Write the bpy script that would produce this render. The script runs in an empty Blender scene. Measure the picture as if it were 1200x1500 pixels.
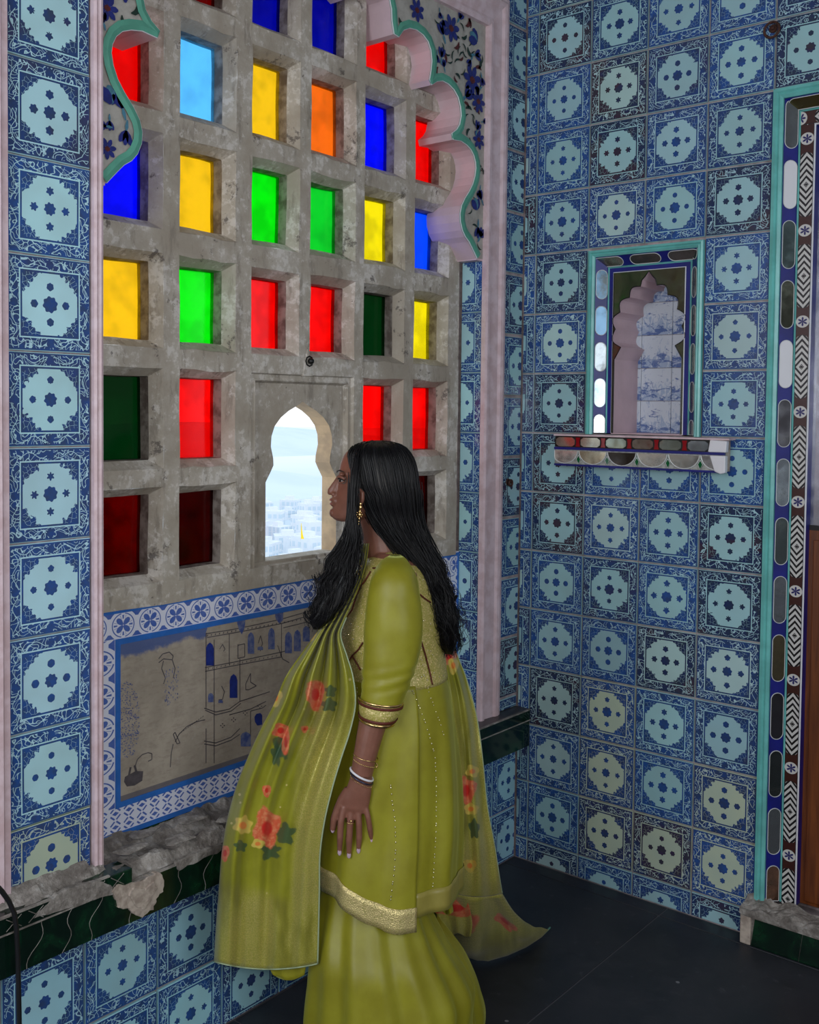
import bpy, bmesh, math, random
from mathutils import Vector, Matrix, noise
R=random.Random(7)
PI=math.pi
sc=bpy.context.scene
COL=sc.collection

# ------------------------------------------------------------------ camera
YAW,PIT,ROL,FPX,PX0,PY0=0.70,0.0394,0.01,1524.8,567.4,659.7
CAM=Vector((1.969,-3.055,1.568))
fw=Vector((-math.sin(YAW)*math.cos(PIT),math.cos(YAW)*math.cos(PIT),-math.sin(PIT)))
rt=Vector((math.cos(YAW),math.sin(YAW),0)); up=rt.cross(fw)
r2=rt*math.cos(ROL)+up*math.sin(ROL); u2=-rt*math.sin(ROL)+up*math.cos(ROL)
cd=bpy.data.cameras.new('camera'); co=bpy.data.objects.new('camera',cd); COL.objects.link(co)
m=Matrix.Identity(4)
for i in range(3): m[i][0]=r2[i]; m[i][1]=u2[i]; m[i][2]=-fw[i]; m[i][3]=CAM[i]
co.matrix_world=m
cd.sensor_fit='VERTICAL'; cd.sensor_height=36; cd.lens=36*FPX/1500
cd.shift_x=(600-PX0)/1500; cd.shift_y=-(750-PY0)/1500
cd.clip_start=.05; cd.clip_end=4000
sc.camera=co
# ------------------------------------------------------------------ view, world, lights
vs=sc.view_settings; vs.view_transform='Standard'; vs.look='None'; vs.gamma=1; vs.use_curve_mapping=False
vs.exposure=0.0
w=bpy.data.worlds.new('sky'); sc.world=w; w.use_nodes=True
wn=w.node_tree; bg=wn.nodes['Background']
tc=wn.nodes.new('ShaderNodeTexCoord'); sp=wn.nodes.new('ShaderNodeSeparateXYZ'); rp=wn.nodes.new('ShaderNodeValToRGB')
wn.links.new(tc.outputs['Generated'],sp.inputs[0]); wn.links.new(sp.outputs[2],rp.inputs[0])
rp.color_ramp.elements[0].position=0.0; rp.color_ramp.elements[0].color=(.93,.97,1,1)
rp.color_ramp.elements[1].position=.6; rp.color_ramp.elements[1].color=(.72,.86,1,1)
wn.links.new(rp.outputs[0],bg.inputs[0]); bg.inputs[1].default_value=1.25
def area(name,loc,target,sx,sy,power,color):
    l=bpy.data.lights.new(name,'AREA'); l.shape='RECTANGLE'; l.size=sx; l.size_y=sy; l.energy=power; l.color=color
    o=bpy.data.objects.new(name,l); COL.objects.link(o); o.location=loc
    o.rotation_euler=(Vector(target)-Vector(loc)).to_track_quat('-Z','Y').to_euler(); return o
area('daylight_opening',(3.55,-2.3,1.9),(0,-1.6,1.4),1.6,1.5,33,(.86,.93,1))
area('daylight_doorway',(.9,-4.6,2.0),(.1,0,1.75),1.6,1.5,48,(.9,.95,1))
area('camera_flash',(2.0,-3.05,1.66),(.2,-.9,1.3),.12,.12,9,(1,.97,.93))

# ------------------------------------------------------------------ helpers
def ray(px,py): return (px-PX0)/FPX*r2-(py-PY0)/FPX*u2+fw
def P(px,py,D): return CAM+ray(px,py)*D                       # point at camera distance D (metres)
def hit(px,py,ax,v):
    d=ray(px,py); return CAM+d*((v-CAM[ax])/d[ax])
def empty(name,loc=(0,0,0)):
    o=bpy.data.objects.new(name,None); o.empty_display_size=.05; COL.objects.link(o); o.location=loc; return o
def tag(o,label=None,cat=None,group=None,kind=None):
    if label: o['label']=label
    if cat: o['category']=cat
    if group: o['group']=group
    if kind: o['kind']=kind
    return o
def link(name,me,mats,parent=None,smooth=False):
    if not isinstance(mats,(list,tuple)): mats=[mats]
    if len(me.materials)==0:
        for x in mats: me.materials.append(x)
    if smooth:
        me.polygons.foreach_set('use_smooth',[True]*len(me.polygons))
    o=bpy.data.objects.new(name,me); COL.objects.link(o)
    if parent:
        o.parent=parent
    return o
_inv={}
def local(parent):   # world -> parent (parents are only translated)
    v=Vector((0,0,0)); p=parent
    while p is not None: v+=p.location; p=p.parent
    return v
class MB:
    def __init__(s): s.v=[];s.f=[];s.uv=[];s.mi=[]
    def face(s,idx,mi=0,uv=None): s.f.append(tuple(idx)); s.mi.append(mi); s.uv.append(uv)
    def box(s,a,b,mi=0,M=None):
        n=len(s.v)
        for z in (a[2],b[2]):
            for y in (a[1],b[1]):
                for x in (a[0],b[0]):
                    p=Vector((x,y,z)); s.v.append(M@p if M else p)
        for q in ((0,2,3,1),(4,5,7,6),(0,1,5,4),(2,6,7,3),(0,4,6,2),(1,3,7,5)): s.face([n+i for i in q],mi)
    def poly(s,pts,d,mi=0,side=None):    # pts: front outline; d: extrusion vector (towards the back)
        n=len(s.v); k=len(pts)
        for p in pts: s.v.append(Vector(p))
        for p in pts: s.v.append(Vector(p)+Vector(d))
        s.face(range(n,n+k),mi); s.face([n+k+i for i in range(k)][::-1],mi)
        for i in range(k):
            j=(i+1)%k; s.face((n+i,n+k+i,n+k+j,n+j),mi if side is None else side)
    def tube(s,pts,rad,seg=8,mi=0,cap=True,flat=1.0,axis=None):
        pts=[Vector(p) for p in pts]; n0=len(s.v); K=len(pts)
        prev=None
        for i,p in enumerate(pts):
            t=(pts[min(i+1,K-1)]-pts[max(i-1,0)]);
            if t.length<1e-9: t=Vector((0,0,1))
            t.normalize()
            a=Vector(axis) if axis else (prev if prev else (Vector((0,0,1)) if abs(t.z)<.9 else Vector((1,0,0))))
            b=t.cross(a)
            if b.length<1e-6: b=t.cross(Vector((.3,.5,.8)))
            b.normalize(); a=b.cross(t).normalized(); prev=a
            r=rad[i] if isinstance(rad,(list,tuple)) else rad
            ra,rb=(r if isinstance(r,(list,tuple)) else (r*flat,r))
            for j in range(seg):
                th=2*PI*j/seg; s.v.append(p+a*math.cos(th)*ra+b*math.sin(th)*rb)
        for i in range(K-1):
            for j in range(seg):
                q=(j+1)%seg; s.face((n0+i*seg+j,n0+i*seg+q,n0+(i+1)*seg+q,n0+(i+1)*seg+j),mi)
        if cap:
            s.face([n0+j for j in range(seg)][::-1],mi); s.face([n0+(K-1)*seg+j for j in range(seg)],mi)
    def ell(s,c,rx,ry,rz,M=None,seg=16,rings=10,mi=0):
        n0=len(s.v); c=Vector(c)
        for i in range(rings+1):
            ph=PI*i/rings
            for j in range(seg):
                th=2*PI*j/seg
                p=Vector((rx*math.sin(ph)*math.cos(th),ry*math.sin(ph)*math.sin(th),rz*math.cos(ph)))
                s.v.append(c+(M@p if M else p))
        for i in range(rings):
            for j in range(seg):
                q=(j+1)%seg; s.face((n0+i*seg+j,n0+(i+1)*seg+j,n0+(i+1)*seg+q,n0+i*seg+q),mi)
    def grid(s,rows,closed=False,uvs=None,mi=0,flip=False):
        n0=len(s.v); W=len(rows[0])
        for r in rows:
            for p in r: s.v.append(Vector(p))
        for i in range(len(rows)-1):
            for j in range(W if closed else W-1):
                q=(j+1)%W
                idx=[n0+i*W+j,n0+i*W+q,n0+(i+1)*W+q,n0+(i+1)*W+j]
                uv=None
                if uvs: uv=[uvs[i][j],uvs[i][q],uvs[i+1][q],uvs[i+1][j]]
                if flip: idx=idx[::-1]; uv=uv[::-1] if uv else None
                s.face(idx,mi,uv)
    def mesh(s,name='m',off=None,merge=False):
        me=bpy.data.meshes.new(name)
        off=off or Vector((0,0,0))
        me.from_pydata([tuple(v-off) for v in s.v],[],s.f)
        me.polygons.foreach_set('material_index',s.mi)
        if any(u is not None for u in s.uv):
            L=me.uv_layers.new(name='UVMap').data
            k=0
            for f,u in zip(s.f,s.uv):
                for i in range(len(f)):
                    L[k].uv=u[i] if u else (0,0)
                    k+=1
        if merge:
            bm=bmesh.new(); bm.from_mesh(me); bmesh.ops.remove_doubles(bm,verts=bm.verts,dist=1e-5); bm.to_mesh(me); bm.free()
        return me
    def build(s,name,mats,parent=None,smooth=False,bevel=0,merge=False,solid=0,sub=0):
        off=local(parent) if parent else Vector((0,0,0))
        o=link(name,s.mesh(name,off,merge),mats,parent,smooth)
        if solid:
            q=o.modifiers.new('s','SOLIDIFY'); q.thickness=solid; q.offset=0
        if sub:
            q=o.modifiers.new('d','SUBSURF'); q.levels=sub; q.render_levels=sub
        if bevel:
            b=o.modifiers.new('b','BEVEL'); b.width=bevel; b.segments=2; b.limit_method='ANGLE'; b.angle_limit=.6
        return o
def fix(me):
    bm=bmesh.new(); bm.from_mesh(me); bmesh.ops.recalc_face_normals(bm,faces=bm.faces); bm.to_mesh(me); bm.free()

# ------------------------------------------------------------------ node expressions
class X:
    nt=None
    def __init__(s,v): s.v=v
    def _m(op,*a,clamp=False):
        n=X.nt.nodes.new('ShaderNodeMath'); n.operation=op; n.use_clamp=clamp
        for i,q in enumerate(a):
            q=q.v if isinstance(q,X) else q
            if isinstance(q,(int,float)): n.inputs[i].default_value=q
            else: X.nt.links.new(q,n.inputs[i])
        return X(n.outputs[0])
    def __add__(a,b): return X._m('ADD',a,b)
    __radd__=__add__
    def __sub__(a,b): return X._m('SUBTRACT',a,b)
    def __rsub__(a,b): return X._m('SUBTRACT',b,a)
    def __mul__(a,b): return X._m('MULTIPLY',a,b)
    __rmul__=__mul__
    def __truediv__(a,b): return X._m('DIVIDE',a,b)
    def __gt__(a,b): return X._m('GREATER_THAN',a,b)
    def __lt__(a,b): return X._m('LESS_THAN',a,b)
def ab(a): return X._m('ABSOLUTE',a)
def mx(a,b): return X._m('MAXIMUM',a,b)
def mn(a,b): return X._m('MINIMUM',a,b)
def sn(a): return X._m('SINE',a)
def cs(a): return X._m('COSINE',a)
def sq(a): return X._m('SQRT',a)
def at2(a,b): return X._m('ARCTAN2',a,b)
def fr(a): return X._m('FRACT',a)
def pp(a): return X._m('PINGPONG',a,.5)
def sst(a,lo,hi):
    n=X.nt.nodes.new('ShaderNodeMapRange'); n.interpolation_type='SMOOTHSTEP'
    X.nt.links.new(a.v,n.inputs[0])
    for k,q in ((1,lo),(2,hi)):
        if isinstance(q,X): X.nt.links.new(q.v,n.inputs[k])
        else: n.inputs[k].default_value=q
    return X(n.outputs[0])
def band(a,lo,hi): return (a>lo)*(a<hi)
def hyp(a,b): return sq(a*a+b*b)
def mixc(f,a,b):
    n=X.nt.nodes.new('ShaderNodeMix'); n.data_type='RGBA'; n.clamp_factor=True
    if isinstance(f,X): X.nt.links.new(f.v,n.inputs[0])
    else: n.inputs[0].default_value=f
    for k,c in ((6,a),(7,b)):
        if isinstance(c,tuple): n.inputs[k].default_value=c+(1,)
        else: X.nt.links.new(c,n.inputs[k])
    return n.outputs[2]
def coord(kind='Object'):
    t=X.nt.nodes.new('ShaderNodeTexCoord'); return t.outputs[kind]
def xyz(s):
    n=X.nt.nodes.new('ShaderNodeSeparateXYZ'); X.nt.links.new(s,n.inputs[0]); return [X(o) for o in n.outputs]
def vec(a,b,c):
    n=X.nt.nodes.new('ShaderNodeCombineXYZ')
    for i,q in enumerate((a,b,c)):
        if isinstance(q,X): X.nt.links.new(q.v,n.inputs[i])
        else: n.inputs[i].default_value=q
    return n.outputs[0]
def nz(v,scale,det=2,rough=.5,dist=0,dim='3D'):
    n=X.nt.nodes.new('ShaderNodeTexNoise'); n.noise_dimensions=dim; X.nt.links.new(v,n.inputs['Vector'])
    n.inputs['Scale'].default_value=scale; n.inputs['Detail'].default_value=det; n.inputs['Roughness'].default_value=rough; n.inputs['Distortion'].default_value=dist
    return X(n.outputs[0])
def vor(v,scale,feat='F1',rnd=1,dim='3D'):
    n=X.nt.nodes.new('ShaderNodeTexVoronoi'); n.voronoi_dimensions=dim; n.feature=feat; X.nt.links.new(v,n.inputs['Vector'])
    n.inputs['Scale'].default_value=scale; n.inputs['Randomness'].default_value=rnd
    return X(n.outputs[0])
def newmat(name):
    m=bpy.data.materials.new(name); m.use_nodes=True; X.nt=m.node_tree; return m,m.node_tree.nodes['Principled BSDF']
def put(b,key,v):
    if isinstance(v,X): X.nt.links.new(v.v,b.inputs[key])
    elif isinstance(v,tuple): b.inputs[key].default_value=v+(1,)
    elif isinstance(v,(int,float)): b.inputs[key].default_value=v
    else: X.nt.links.new(v,b.inputs[key])
def bump(b,h,strength=.3,dist=.002):
    n=X.nt.nodes.new('ShaderNodeBump'); n.inputs['Strength'].default_value=strength; n.inputs['Distance'].default_value=dist
    X.nt.links.new(h.v,n.inputs['Height']); X.nt.links.new(n.outputs[0],b.inputs['Normal'])
def plain(name,c,rough=.5,metal=0,var=0,sc_=20,bmp=0,spec=None,c2=None):
    m,b=newmat(name); put(b,'Roughness',rough); put(b,'Metallic',metal)
    if spec is not None: put(b,'Specular IOR Level',spec)
    if var or c2:
        v=coord(); n=nz(v,sc_,4,.6)
        c2=c2 or tuple(x*(1-var) for x in c)
        put(b,'Base Color',mixc(sst(n,.35,.65),c,c2))
        if bmp: bump(b,n,bmp,.003)
    else: put(b,'Base Color',c)
    return m

def make_tile_mat(name,kind='octagon'):
    m,b=newmat(name)
    v=coord(); x,y,z=xyz(v); u=x*10.1; w_=y*10.1
    oi=X.nt.nodes.new('ShaderNodeObjectInfo'); rnd=X(oi.outputs['Random']); alpha=X(oi.outputs['Alpha'])
    rv=vec(u+rnd*31,w_+rnd*17,0); wv1=nz(rv,3.1,1,dim='2D'); wv2=nz(vec(u+rnd*31+5,w_+rnd*17+9,0),3.1,1,dim='2D'); rw=vec(u+rnd*31+wv1*.75,w_+rnd*17+wv2*.75,0)
    au=ab(u); av=ab(w_); m_=mx(au,av); n_=mn(au,av)
    nse=nz(rv,5,3,.6,dim='2D'); nlow=nz(rv,.9,2,.5,dim='2D')
    # leaf scroll border
    ve=vor(rw,5.6,'DISTANCE_TO_EDGE',.9,'2D')
    ve2=vor(rv,9.5,'DISTANCE_TO_EDGE',1,'2D')
    stem=ab(((m_-.84)*8.5)-sn(n_*11+rnd*6)*.55)
    pale_b=mx((ve<.058)*1.0,(stem<.07)*1.0)
    flower=hyp(m_-.84,n_*1.0)       # leaf cluster at the middle of every side
    pale_b=pale_b*(flower>.09)
    zone_b=band(m_,.725,.945)
    ink_b=zone_b*(1-pale_b)
    lines=mx(band(m_,.655,.695),band(m_,.945,.980))
    # corner sprays around the pale octagon
    serr=(nse-.5)*.34+ (sn(at2(w_,u)*28)*.035)
    diag=au+av+serr
    r_=hyp(au-.56,av-.56)
    corner=(diag>.90)*(m_<.655)
    corner=corner*(1-(ve2<.022)*(diag<1.2))
    th=at2(w_,u); petal=rnd*7.0; star=fr(petal)
    big=.125+star*.045
    c_=(hyp(au,av)-sn(th*8)*.014<big)*1.0
    rr=hyp(m_-(.37+fr(rnd*13)*.06),n_)
    th2=at2(n_,m_-.39)
    d_=(rr-cs(th2*6)*.02*fr(rnd*5)<.072+fr(rnd*3)*.022)*1.0
    ink=mx(mx(ink_b,lines),mx(corner,mx(c_,d_)))
    
    shade=sst(nse,.2,.75)
    deep=mixc(shade,(.008,.030,.145),(.020,.080,.31))
    navy=mixc(shade,(.006,.009,.04),(.016,.026,.10))
    purp=mixc(shade,(.018,.007,.016),(.06,.018,.03))
    inkc=mixc(alpha,deep,navy)
    inkc=mixc(sst(nlow+ (fr(rnd*11)-.5)*.3,.56,.66)*alpha*.75,inkc,purp)
    base=oi.outputs['Color']
    base=mixc(sst(nlow,.3,.8)*.25,base,(.30,.42,.42))
    leafpale=mixc(zone_b*.35,base,(.42,.58,.70))
    put(b,'Base Color',mixc(ink*(.90+nse*.12),leafpale,inkc))
    put(b,'Roughness',.13); put(b,'Specular IOR Level',.38)
    bump(b,nz(v,25,2)+ink*.08,.14,.004)
    return m
M={}
M['tile']=make_tile_mat('glazed_blue_tile')
def make_stone():
    m,b=newmat('weathered_sandstone'); v=coord()
    n=nz(v,6,6,.65); n2=nz(v,45,5,.7); x,y,z=xyz(v)
    st=nz(vec(x*9,y*9,z*2.2),3,5,.7); gr=nz(vec(x*30,y*3.0,z*30),2,4,.6)
    c=mixc(sst(n,.35,.7),(.36,.31,.245),(.53,.485,.42))
    c=mixc(sst(st,.52,.66)*.62,c,(.21,.18,.145))
    c=mixc(sst(n2*n*2,.53,.66)*.6,c,(.70,.66,.61))
    c=mixc(sst(nz(v,13,6,.75),.60,.66)*.75,c,(.07,.055,.05))
    put(b,'Base Color',c); put(b,'Roughness',.75); bump(b,n2+gr*.6+n,.45,.004); return m
M['stone']=make_stone()
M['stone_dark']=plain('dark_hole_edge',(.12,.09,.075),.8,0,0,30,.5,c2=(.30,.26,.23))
M['sand']=plain('tan_sandstone',(.60,.42,.25),.8,0,0,14,.5,c2=(.42,.30,.19))  # warm tan sandstone for the small window's reveal
M['pink']=plain('pink_plaster',(.66,.49,.53),.45,0,.10,10,.15)
M['pink_worn']=plain('worn_pink_trim',(.70,.55,.59),.4,0,0,22,.3,c2=(.58,.42,.44))
M['turq']=plain('turquoise_paint',(.17,.55,.52),.25,0,.25,9,.2)
M['green_edge']=plain('green_arch_edge',(.10,.36,.26),.5,0,.2,12,.1)
M['grout']=plain('grey_brown_grout',(.46,.38,.39),.8,0,.4,30,.3)
M['plasterwall']=plain('interior_plaster',(.45,.45,.46),.8)
M['white']=plain('white_paint',(.72,.72,.76),.5)
M['blue']=plain('painted_blue_line',(.03,.16,.56),.35,0,.2,20)
M['cobalt']=plain('cobalt_glass',(.008,.012,.20),.35,0,.3,10)
M['rubyred']=plain('ruby_glass_square',(.25,.005,.01),.1)
M['emerald']=plain('emerald_glass_bit',(.005,.10,.03),.1)
M['whitebead']=plain('white_lead_line',(.60,.62,.62),.4)
M['black_cable']=plain('black_rubber',(.01,.01,.012),.35)
M['rust']=plain('rusty_iron',(.09,.035,.025),.7,.4,.4,80,.5)
M['iron']=plain('dark_iron_knob',(.03,.03,.03),.35,.8)
M['dk_top']=plain('dark_slate_top',(.055,.045,.045),.35,0,.5,14,.2)
def make_mirror():
    m,b=newmat('tarnished_mirror'); v=coord(); n=nz(v,18,4,.6)
    oi=X.nt.nodes.new('ShaderNodeObjectInfo'); 
    put(b,'Base Color',mixc(sst(n,.52,.75)*.6,oi.outputs['Color'],(.10,.10,.085)))
    put(b,'Metallic',.9); put(b,'Roughness',sst(n,.3,.9)*.25+.10); bump(b,nz(v,9,2),.22,.01); return m
M['mirror']=make_mirror()
def make_floor():
    m,b=newmat('dark_slate_floor'); v=coord(); n=nz(v,3,6,.65); s=nz(v,60,3,.6)
    c=mixc(sst(n,.3,.7),(.012,.014,.020),(.028,.030,.038))
    c=mixc(sst(nz(v,22,5,.7),.60,.72)*.5,c,(.08,.08,.095)); c=mixc((vor(v,5.5,'F1')+nz(v,60,2)*.05<.055)*.6,c,(.30,.30,.32))
    put(b,'Base Color',c); put(b,'Roughness',sst(n,.2,.8)*.3+.35); bump(b,n+s*.3,.25,.004); return m
M['floor']=make_floor()
def make_marble():
    m,b=newmat('dark_green_marble'); v=coord(); n=nz(v,9,6,.7,.6)
    put(b,'Base Color',mixc(sst(n,.45,.7),(.003,.012,.008),(.006,.045,.018))); put(b,'Roughness',.12); return m
M['marble']=make_marble()
def make_rubble():
    m,b=newmat('broken_lime_mortar'); v=coord(); n=nz(v,16,8,.72); n2=nz(v,70,4,.7)
    c=mixc(sst(n,.38,.62),(.15,.13,.115),(.36,.33,.30))
    c=mixc(sst(n2*n*2,.55,.75)*.7,c,(.46,.44,.42))
    put(b,'Base Color',c); put(b,'Roughness',.85); bump(b,n+n2*.6,.9,.008); return m
M['rubble']=make_rubble()
M['plasterchip']=plain('pale_broken_plaster',(.52,.44,.37),.8,0,0,40,.8,c2=(.30,.24,.20))
def make_wood():
    m,b=newmat('brown_varnished_wood'); x,y,z=xyz(coord()); g=nz(vec(x*40,y*40,z*2),1.5,4,.6,.8)
    put(b,'Base Color',mixc(sst(g,.3,.7),(.20,.055,.012),(.09,.022,.006))); put(b,'Roughness',.35); bump(b,g,.15,.002); return m
M['wood']=make_wood()
def glass(name,c,dark=0):
    m=bpy.data.materials.new(name); m.use_nodes=True; nt=m.node_tree; X.nt=nt
    nt.nodes.remove(nt.nodes['Principled BSDF']); out=nt.nodes['Material Output']
    t=nt.nodes.new('ShaderNodeBsdfTransparent'); g=nt.nodes.new('ShaderNodeBsdfGlossy'); d=nt.nodes.new('ShaderNodeBsdfTranslucent')
    v=coord(); n=nz(v,7,3,.6)
    c2=tuple(x*(.55 if dark else .86) for x in c)
    cc=mixc(sst(n,.42,.66),c,c2)
    nt.links.new(cc,t.inputs[0]); nt.links.new(cc,d.inputs[0])
    g.inputs['Roughness'].default_value=.12; g.inputs['Color'].default_value=(1,1,1,1)
    a=nt.nodes.new('ShaderNodeMixShader'); a.inputs[0].default_value=.12; nt.links.new(t.outputs[0],a.inputs[1]); nt.links.new(d.outputs[0],a.inputs[2])
    q=nt.nodes.new('ShaderNodeMixShader'); q.inputs[0].default_value=.016
    nt.links.new(a.outputs[0],q.inputs[1]); nt.links.new(g.outputs[0],q.inputs[2]); nt.links.new(q.outputs[0],out.inputs[0]); return m
G={'red':glass('red_glass',(1.0,.016,.006)),'drk':glass('dark_red_glass',(.17,.002,.006),1),'dr2':glass('wine_red_glass',(.32,.003,.004),1),
 'blu':glass('blue_glass',(.018,.04,.95)),'bl2':glass('mid_blue_glass',(.03,.24,1.0)),'lbl':glass('light_blue_glass',(.34,.74,1.0)),
 'yel':glass('yellow_glass',(1.0,.73,.08)),'ye2':glass('lemon_glass',(1.0,.87,.05)),'org':glass('orange_glass',(1.0,.38,.07)),
 'grn':glass('green_glass',(.03,.92,.05)),'gr2':glass('mint_glass',(.06,.78,.14)),'dgr':glass('dark_green_glass',(.010,.14,.05)),'dbl':glass('deep_blue_glass',(.012,.03,.50))}


# ================================================================== THE ROOM
def stru(o,name=None): o['kind']='structure'; return o
XB=-.175                                   # outside face of the window wall
YL,YR=-1.703,-.240                        # window recess, left and right side
ZL=.50                                    # recess floor
fl=MB(); fl.box((-.02,-5,-.08),(3.8,.02,-.0035)); floor=stru(fl.build('floor',plain('pale_joint_mortar',(.13,.13,.15),.8)))
slabs=[((.0,-.062),(.573,-.002)),((.577,-.062),(1.45,-.002)),((1.455,-.062),(2.6,-.002)),
       ((.0,-1.30),(.573,-.066)),((.577,-1.30),(1.45,-.066)),((1.455,-1.30),(2.6,-.066)),
       ((.0,-2.5),(.9,-1.304)),((.904,-2.5),(1.9,-1.304)),((1.905,-2.5),(3.0,-1.304))]
for a,b_ in slabs:
    s=MB(); s.box((a[0],a[1],-.0033),(b_[0],b_[1],0)); s.build('stone_slab',M['floor'],floor,bevel=.0015)
cl=MB(); cl.box((-.4,-5,3.3),(3.8,.2,3.4)); stru(cl.build('ceiling',M['plasterwall']))
wl=MB()
wl.box((XB,-5,-.1),(-.0085,YL-.02,3.3)); wl.box((XB,YR+.0095,-.1),(-.0085,.25,3.3))
wl.box((XB,YL-.02,-.1),(-.0085,YR,ZL)); wl.box((XB,YL-.02,2.885),(-.0085,YR,3.3))
wl.box((XB,YL-.02,ZL),(-.098,YR,1.085))
wall_left=stru(wl.build('wall_left',M['grout']))
wb=MB()
NX0,NX1,NZ0,NZ1=.25,.652,1.493,2.099      # wall niche
DX0,DZ0,DZ1=.850,.115,2.504               # doorway
wb.box((-.175,.0085,-.1),(NX0+.02,.3,3.3)); wb.box((NX1-.02,.0085,-.1),(DX0+.03,.3,3.3))
wb.box((NX0+.02,.0085,-.1),(NX1-.02,.3,NZ0)); wb.box((NX0+.02,.0085,NZ1-.02),(NX1-.02,.3,3.3)); wb.box((NX0+.02,.26,NZ0),(NX1-.02,.3,NZ1))
wb.box((DX0+.03,.0085,DZ1-.03),(3.8,.3,3.3)); wb.box((DX0+.03,.0085,-.1),(3.8,.3,.08)); wb.box((DX0+.03,.13,.08),(3.8,.3,DZ1-.03)); wb.box((1.76,.0085,.08),(3.8,.13,DZ1-.03))
wall_back=stru(wb.build('wall_back',M['grout']))
wr=MB(); wr.box((3.8,-5,-.1),(3.95,.3,3.4)); stru(wr.build('wall_right',M['plasterwall']))
wf=MB(); wf.box((-.35,-5.15,-.1),(3.95,-5,3.4)); stru(wf.build('wall_front',M['plasterwall']))

# ------------------------------------------------------------------ tiles
TS=.2; _tm={}
def tile_mesh(u0,u1,v0,v1):
    k=tuple(round(q,3) for q in (u0,u1,v0,v1))
    if k in _tm: return _tm[k]
    g=.0026; e=.0016
    s=MB(); a,b_,c,d=u0+g,u1-g,v0+g,v1-g
    for z,i in ((-.0088,0),(-.0016,0),(0,e)):
        for p in ((a+i,c+i),(b_-i,c+i),(b_-i,d-i),(a+i,d-i)): s.v.append(Vector((p[0],p[1],z)))
    for L_ in (0,4):
        for j in range(4):
            q=(j+1)%4; s.face((L_+j,L_+q,L_+4+q,L_+4+j))
    s.face((8,9,10,11)); s.face((3,2,1,0))
    me=s.mesh('tile'); me.materials.append(M['tile']); _tm[k]=me; return me
FR={'L':Matrix(((0,0,1),(1,0,0),(0,1,0))),      # on the window wall: columns = +y, +z, normal +x
    'N':Matrix(((1,0,0),(0,0,-1),(0,1,0)))}     # on the far wall: +x, +z, normal -y
def tile(parent,fr_,c,lim,tone,ink):
    """c: centre of the whole tile in the wall's own two axes and its plane; lim: what of it is left after cutting"""
    cu,cv,pl=c
    u0,u1=max(-TS/2,lim[0]-cu),min(TS/2,lim[1]-cu); v0,v1=max(-.101,lim[2]-cv),min(.101,lim[3]-cv)
    if u1-u0<.012 or v1-v0<.012: return
    o=bpy.data.objects.new('tile',tile_mesh(u0,u1,v0,v1)); COL.objects.link(o); o.parent=parent
    pos=Vector((pl+R.uniform(-.0005,.0005),cu,cv)) if fr_=='L' else Vector((cu,pl+R.uniform(-.0005,.0005),cv))
    o.location=pos
    full=(u1-u0>.19 and v1-v0>.19)
    j=.004 if full else .001
    o.rotation_euler=(FR[fr_]@Matrix.Rotation(R.uniform(-j,j),3,'X')@Matrix.Rotation(R.uniform(-j,j),3,'Y')@Matrix.Rotation(R.uniform(-.004,.004) if full else 0,3,'Z')).to_euler()
    t=R.uniform(.9,1.08); o.color=(tone[0]*t,tone[1]*t*R.uniform(.97,1.03),tone[2]*t,ink)
AQ=(.33,.55,.60)
def yel(z,k=1.0):   # the lowest rows are glazed in a yellower tone
    return AQ
# far wall
cols=[.05+.2*k for k in range(-1,8)]
rows=[2.706-.2022*j for j in range(-2,14)]
warm={(4,12),(4,11),(3,12),(2,10),(2,11),(2,12)}
for i,x0 in enumerate(cols):
    for j,zt in enumerate(rows):
        cx,cz=x0+.1,zt-.1011
        if NX0-.01<cx<NX1 and NZ0<cz<NZ1: continue
        if cx>DX0 and cz<DZ1: continue
        if x0>1.3 : continue
        rr_=j-2
        tone=AQ
        if (i,rr_) in warm: tone=(.48,.56,.42)
        elif R.random()<.2: tone=(.42,.60,.60)
        ink=R.choice([.0,.2,.5,.8,1,1]) if rr_<7 else R.choice([0,0,.2,.5,.8,1])
        tile(wall_back,'N',(cx,cz,0),(0.001,1.6,0.0,3.28),tone,ink)
# window wall: tall pilaster on the left
for k in range(-4,10):
    zt=2.282-.2003*k
    tone=(.47,.76,.83) if k<8 else (.52,.62,.46)
    tile(wall_left,'L',(-1.827,zt-.1,0),(-1.928,-1.726,.50,3.2),tone,R.choice([0,0,0,.25]) if k>0 else .5)
# narrow strip between the arch frame and the corner
for k in range(-5,8):
    zt=2.028-.2075*k
    tile(wall_left,'L',(-.012,zt-.1,0),(-.126,.0,.535,3.28),(.36,.60,.64),R.choice([.2,.5,.8]))
# over the arch frame
for k in range(4):
    tile(wall_left,'L',(-.226-.2*k,2.995,0),(-3,-.126,2.889,3.28),AQ,.5)
    tile(wall_left,'L',(-.226-.2*k,3.198,0),(-3,-.126,2.889,3.28),AQ,.5)
# right side of the window recess
for k in range(-6,8):
    zt=1.891-.1983*k
    if zt<.6: break
    tile(wall_left,'N',(-.1,zt-.1,YR+.0005),(-.088,-.002,.535,2.07),(.42,.70,.74),R.choice([0,.2,.4]))
wj=MB(); wj.box((-.098,YR+.009,.5),(-.009,YR+.03,2.9)); wj.build('jamb_core',M['grout'],wall_left)
# dado under the ledge
for k in range(-3,10):
    for q,zt in enumerate((.385,.181)):
        c_u=-1.845+.2*k
        tile(wall_left,'L',(c_u,zt-.101,0),(-2.4,-.001,.0,.40),(.34,.62,.72),R.choice([0,0,.2,.3]))

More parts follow.
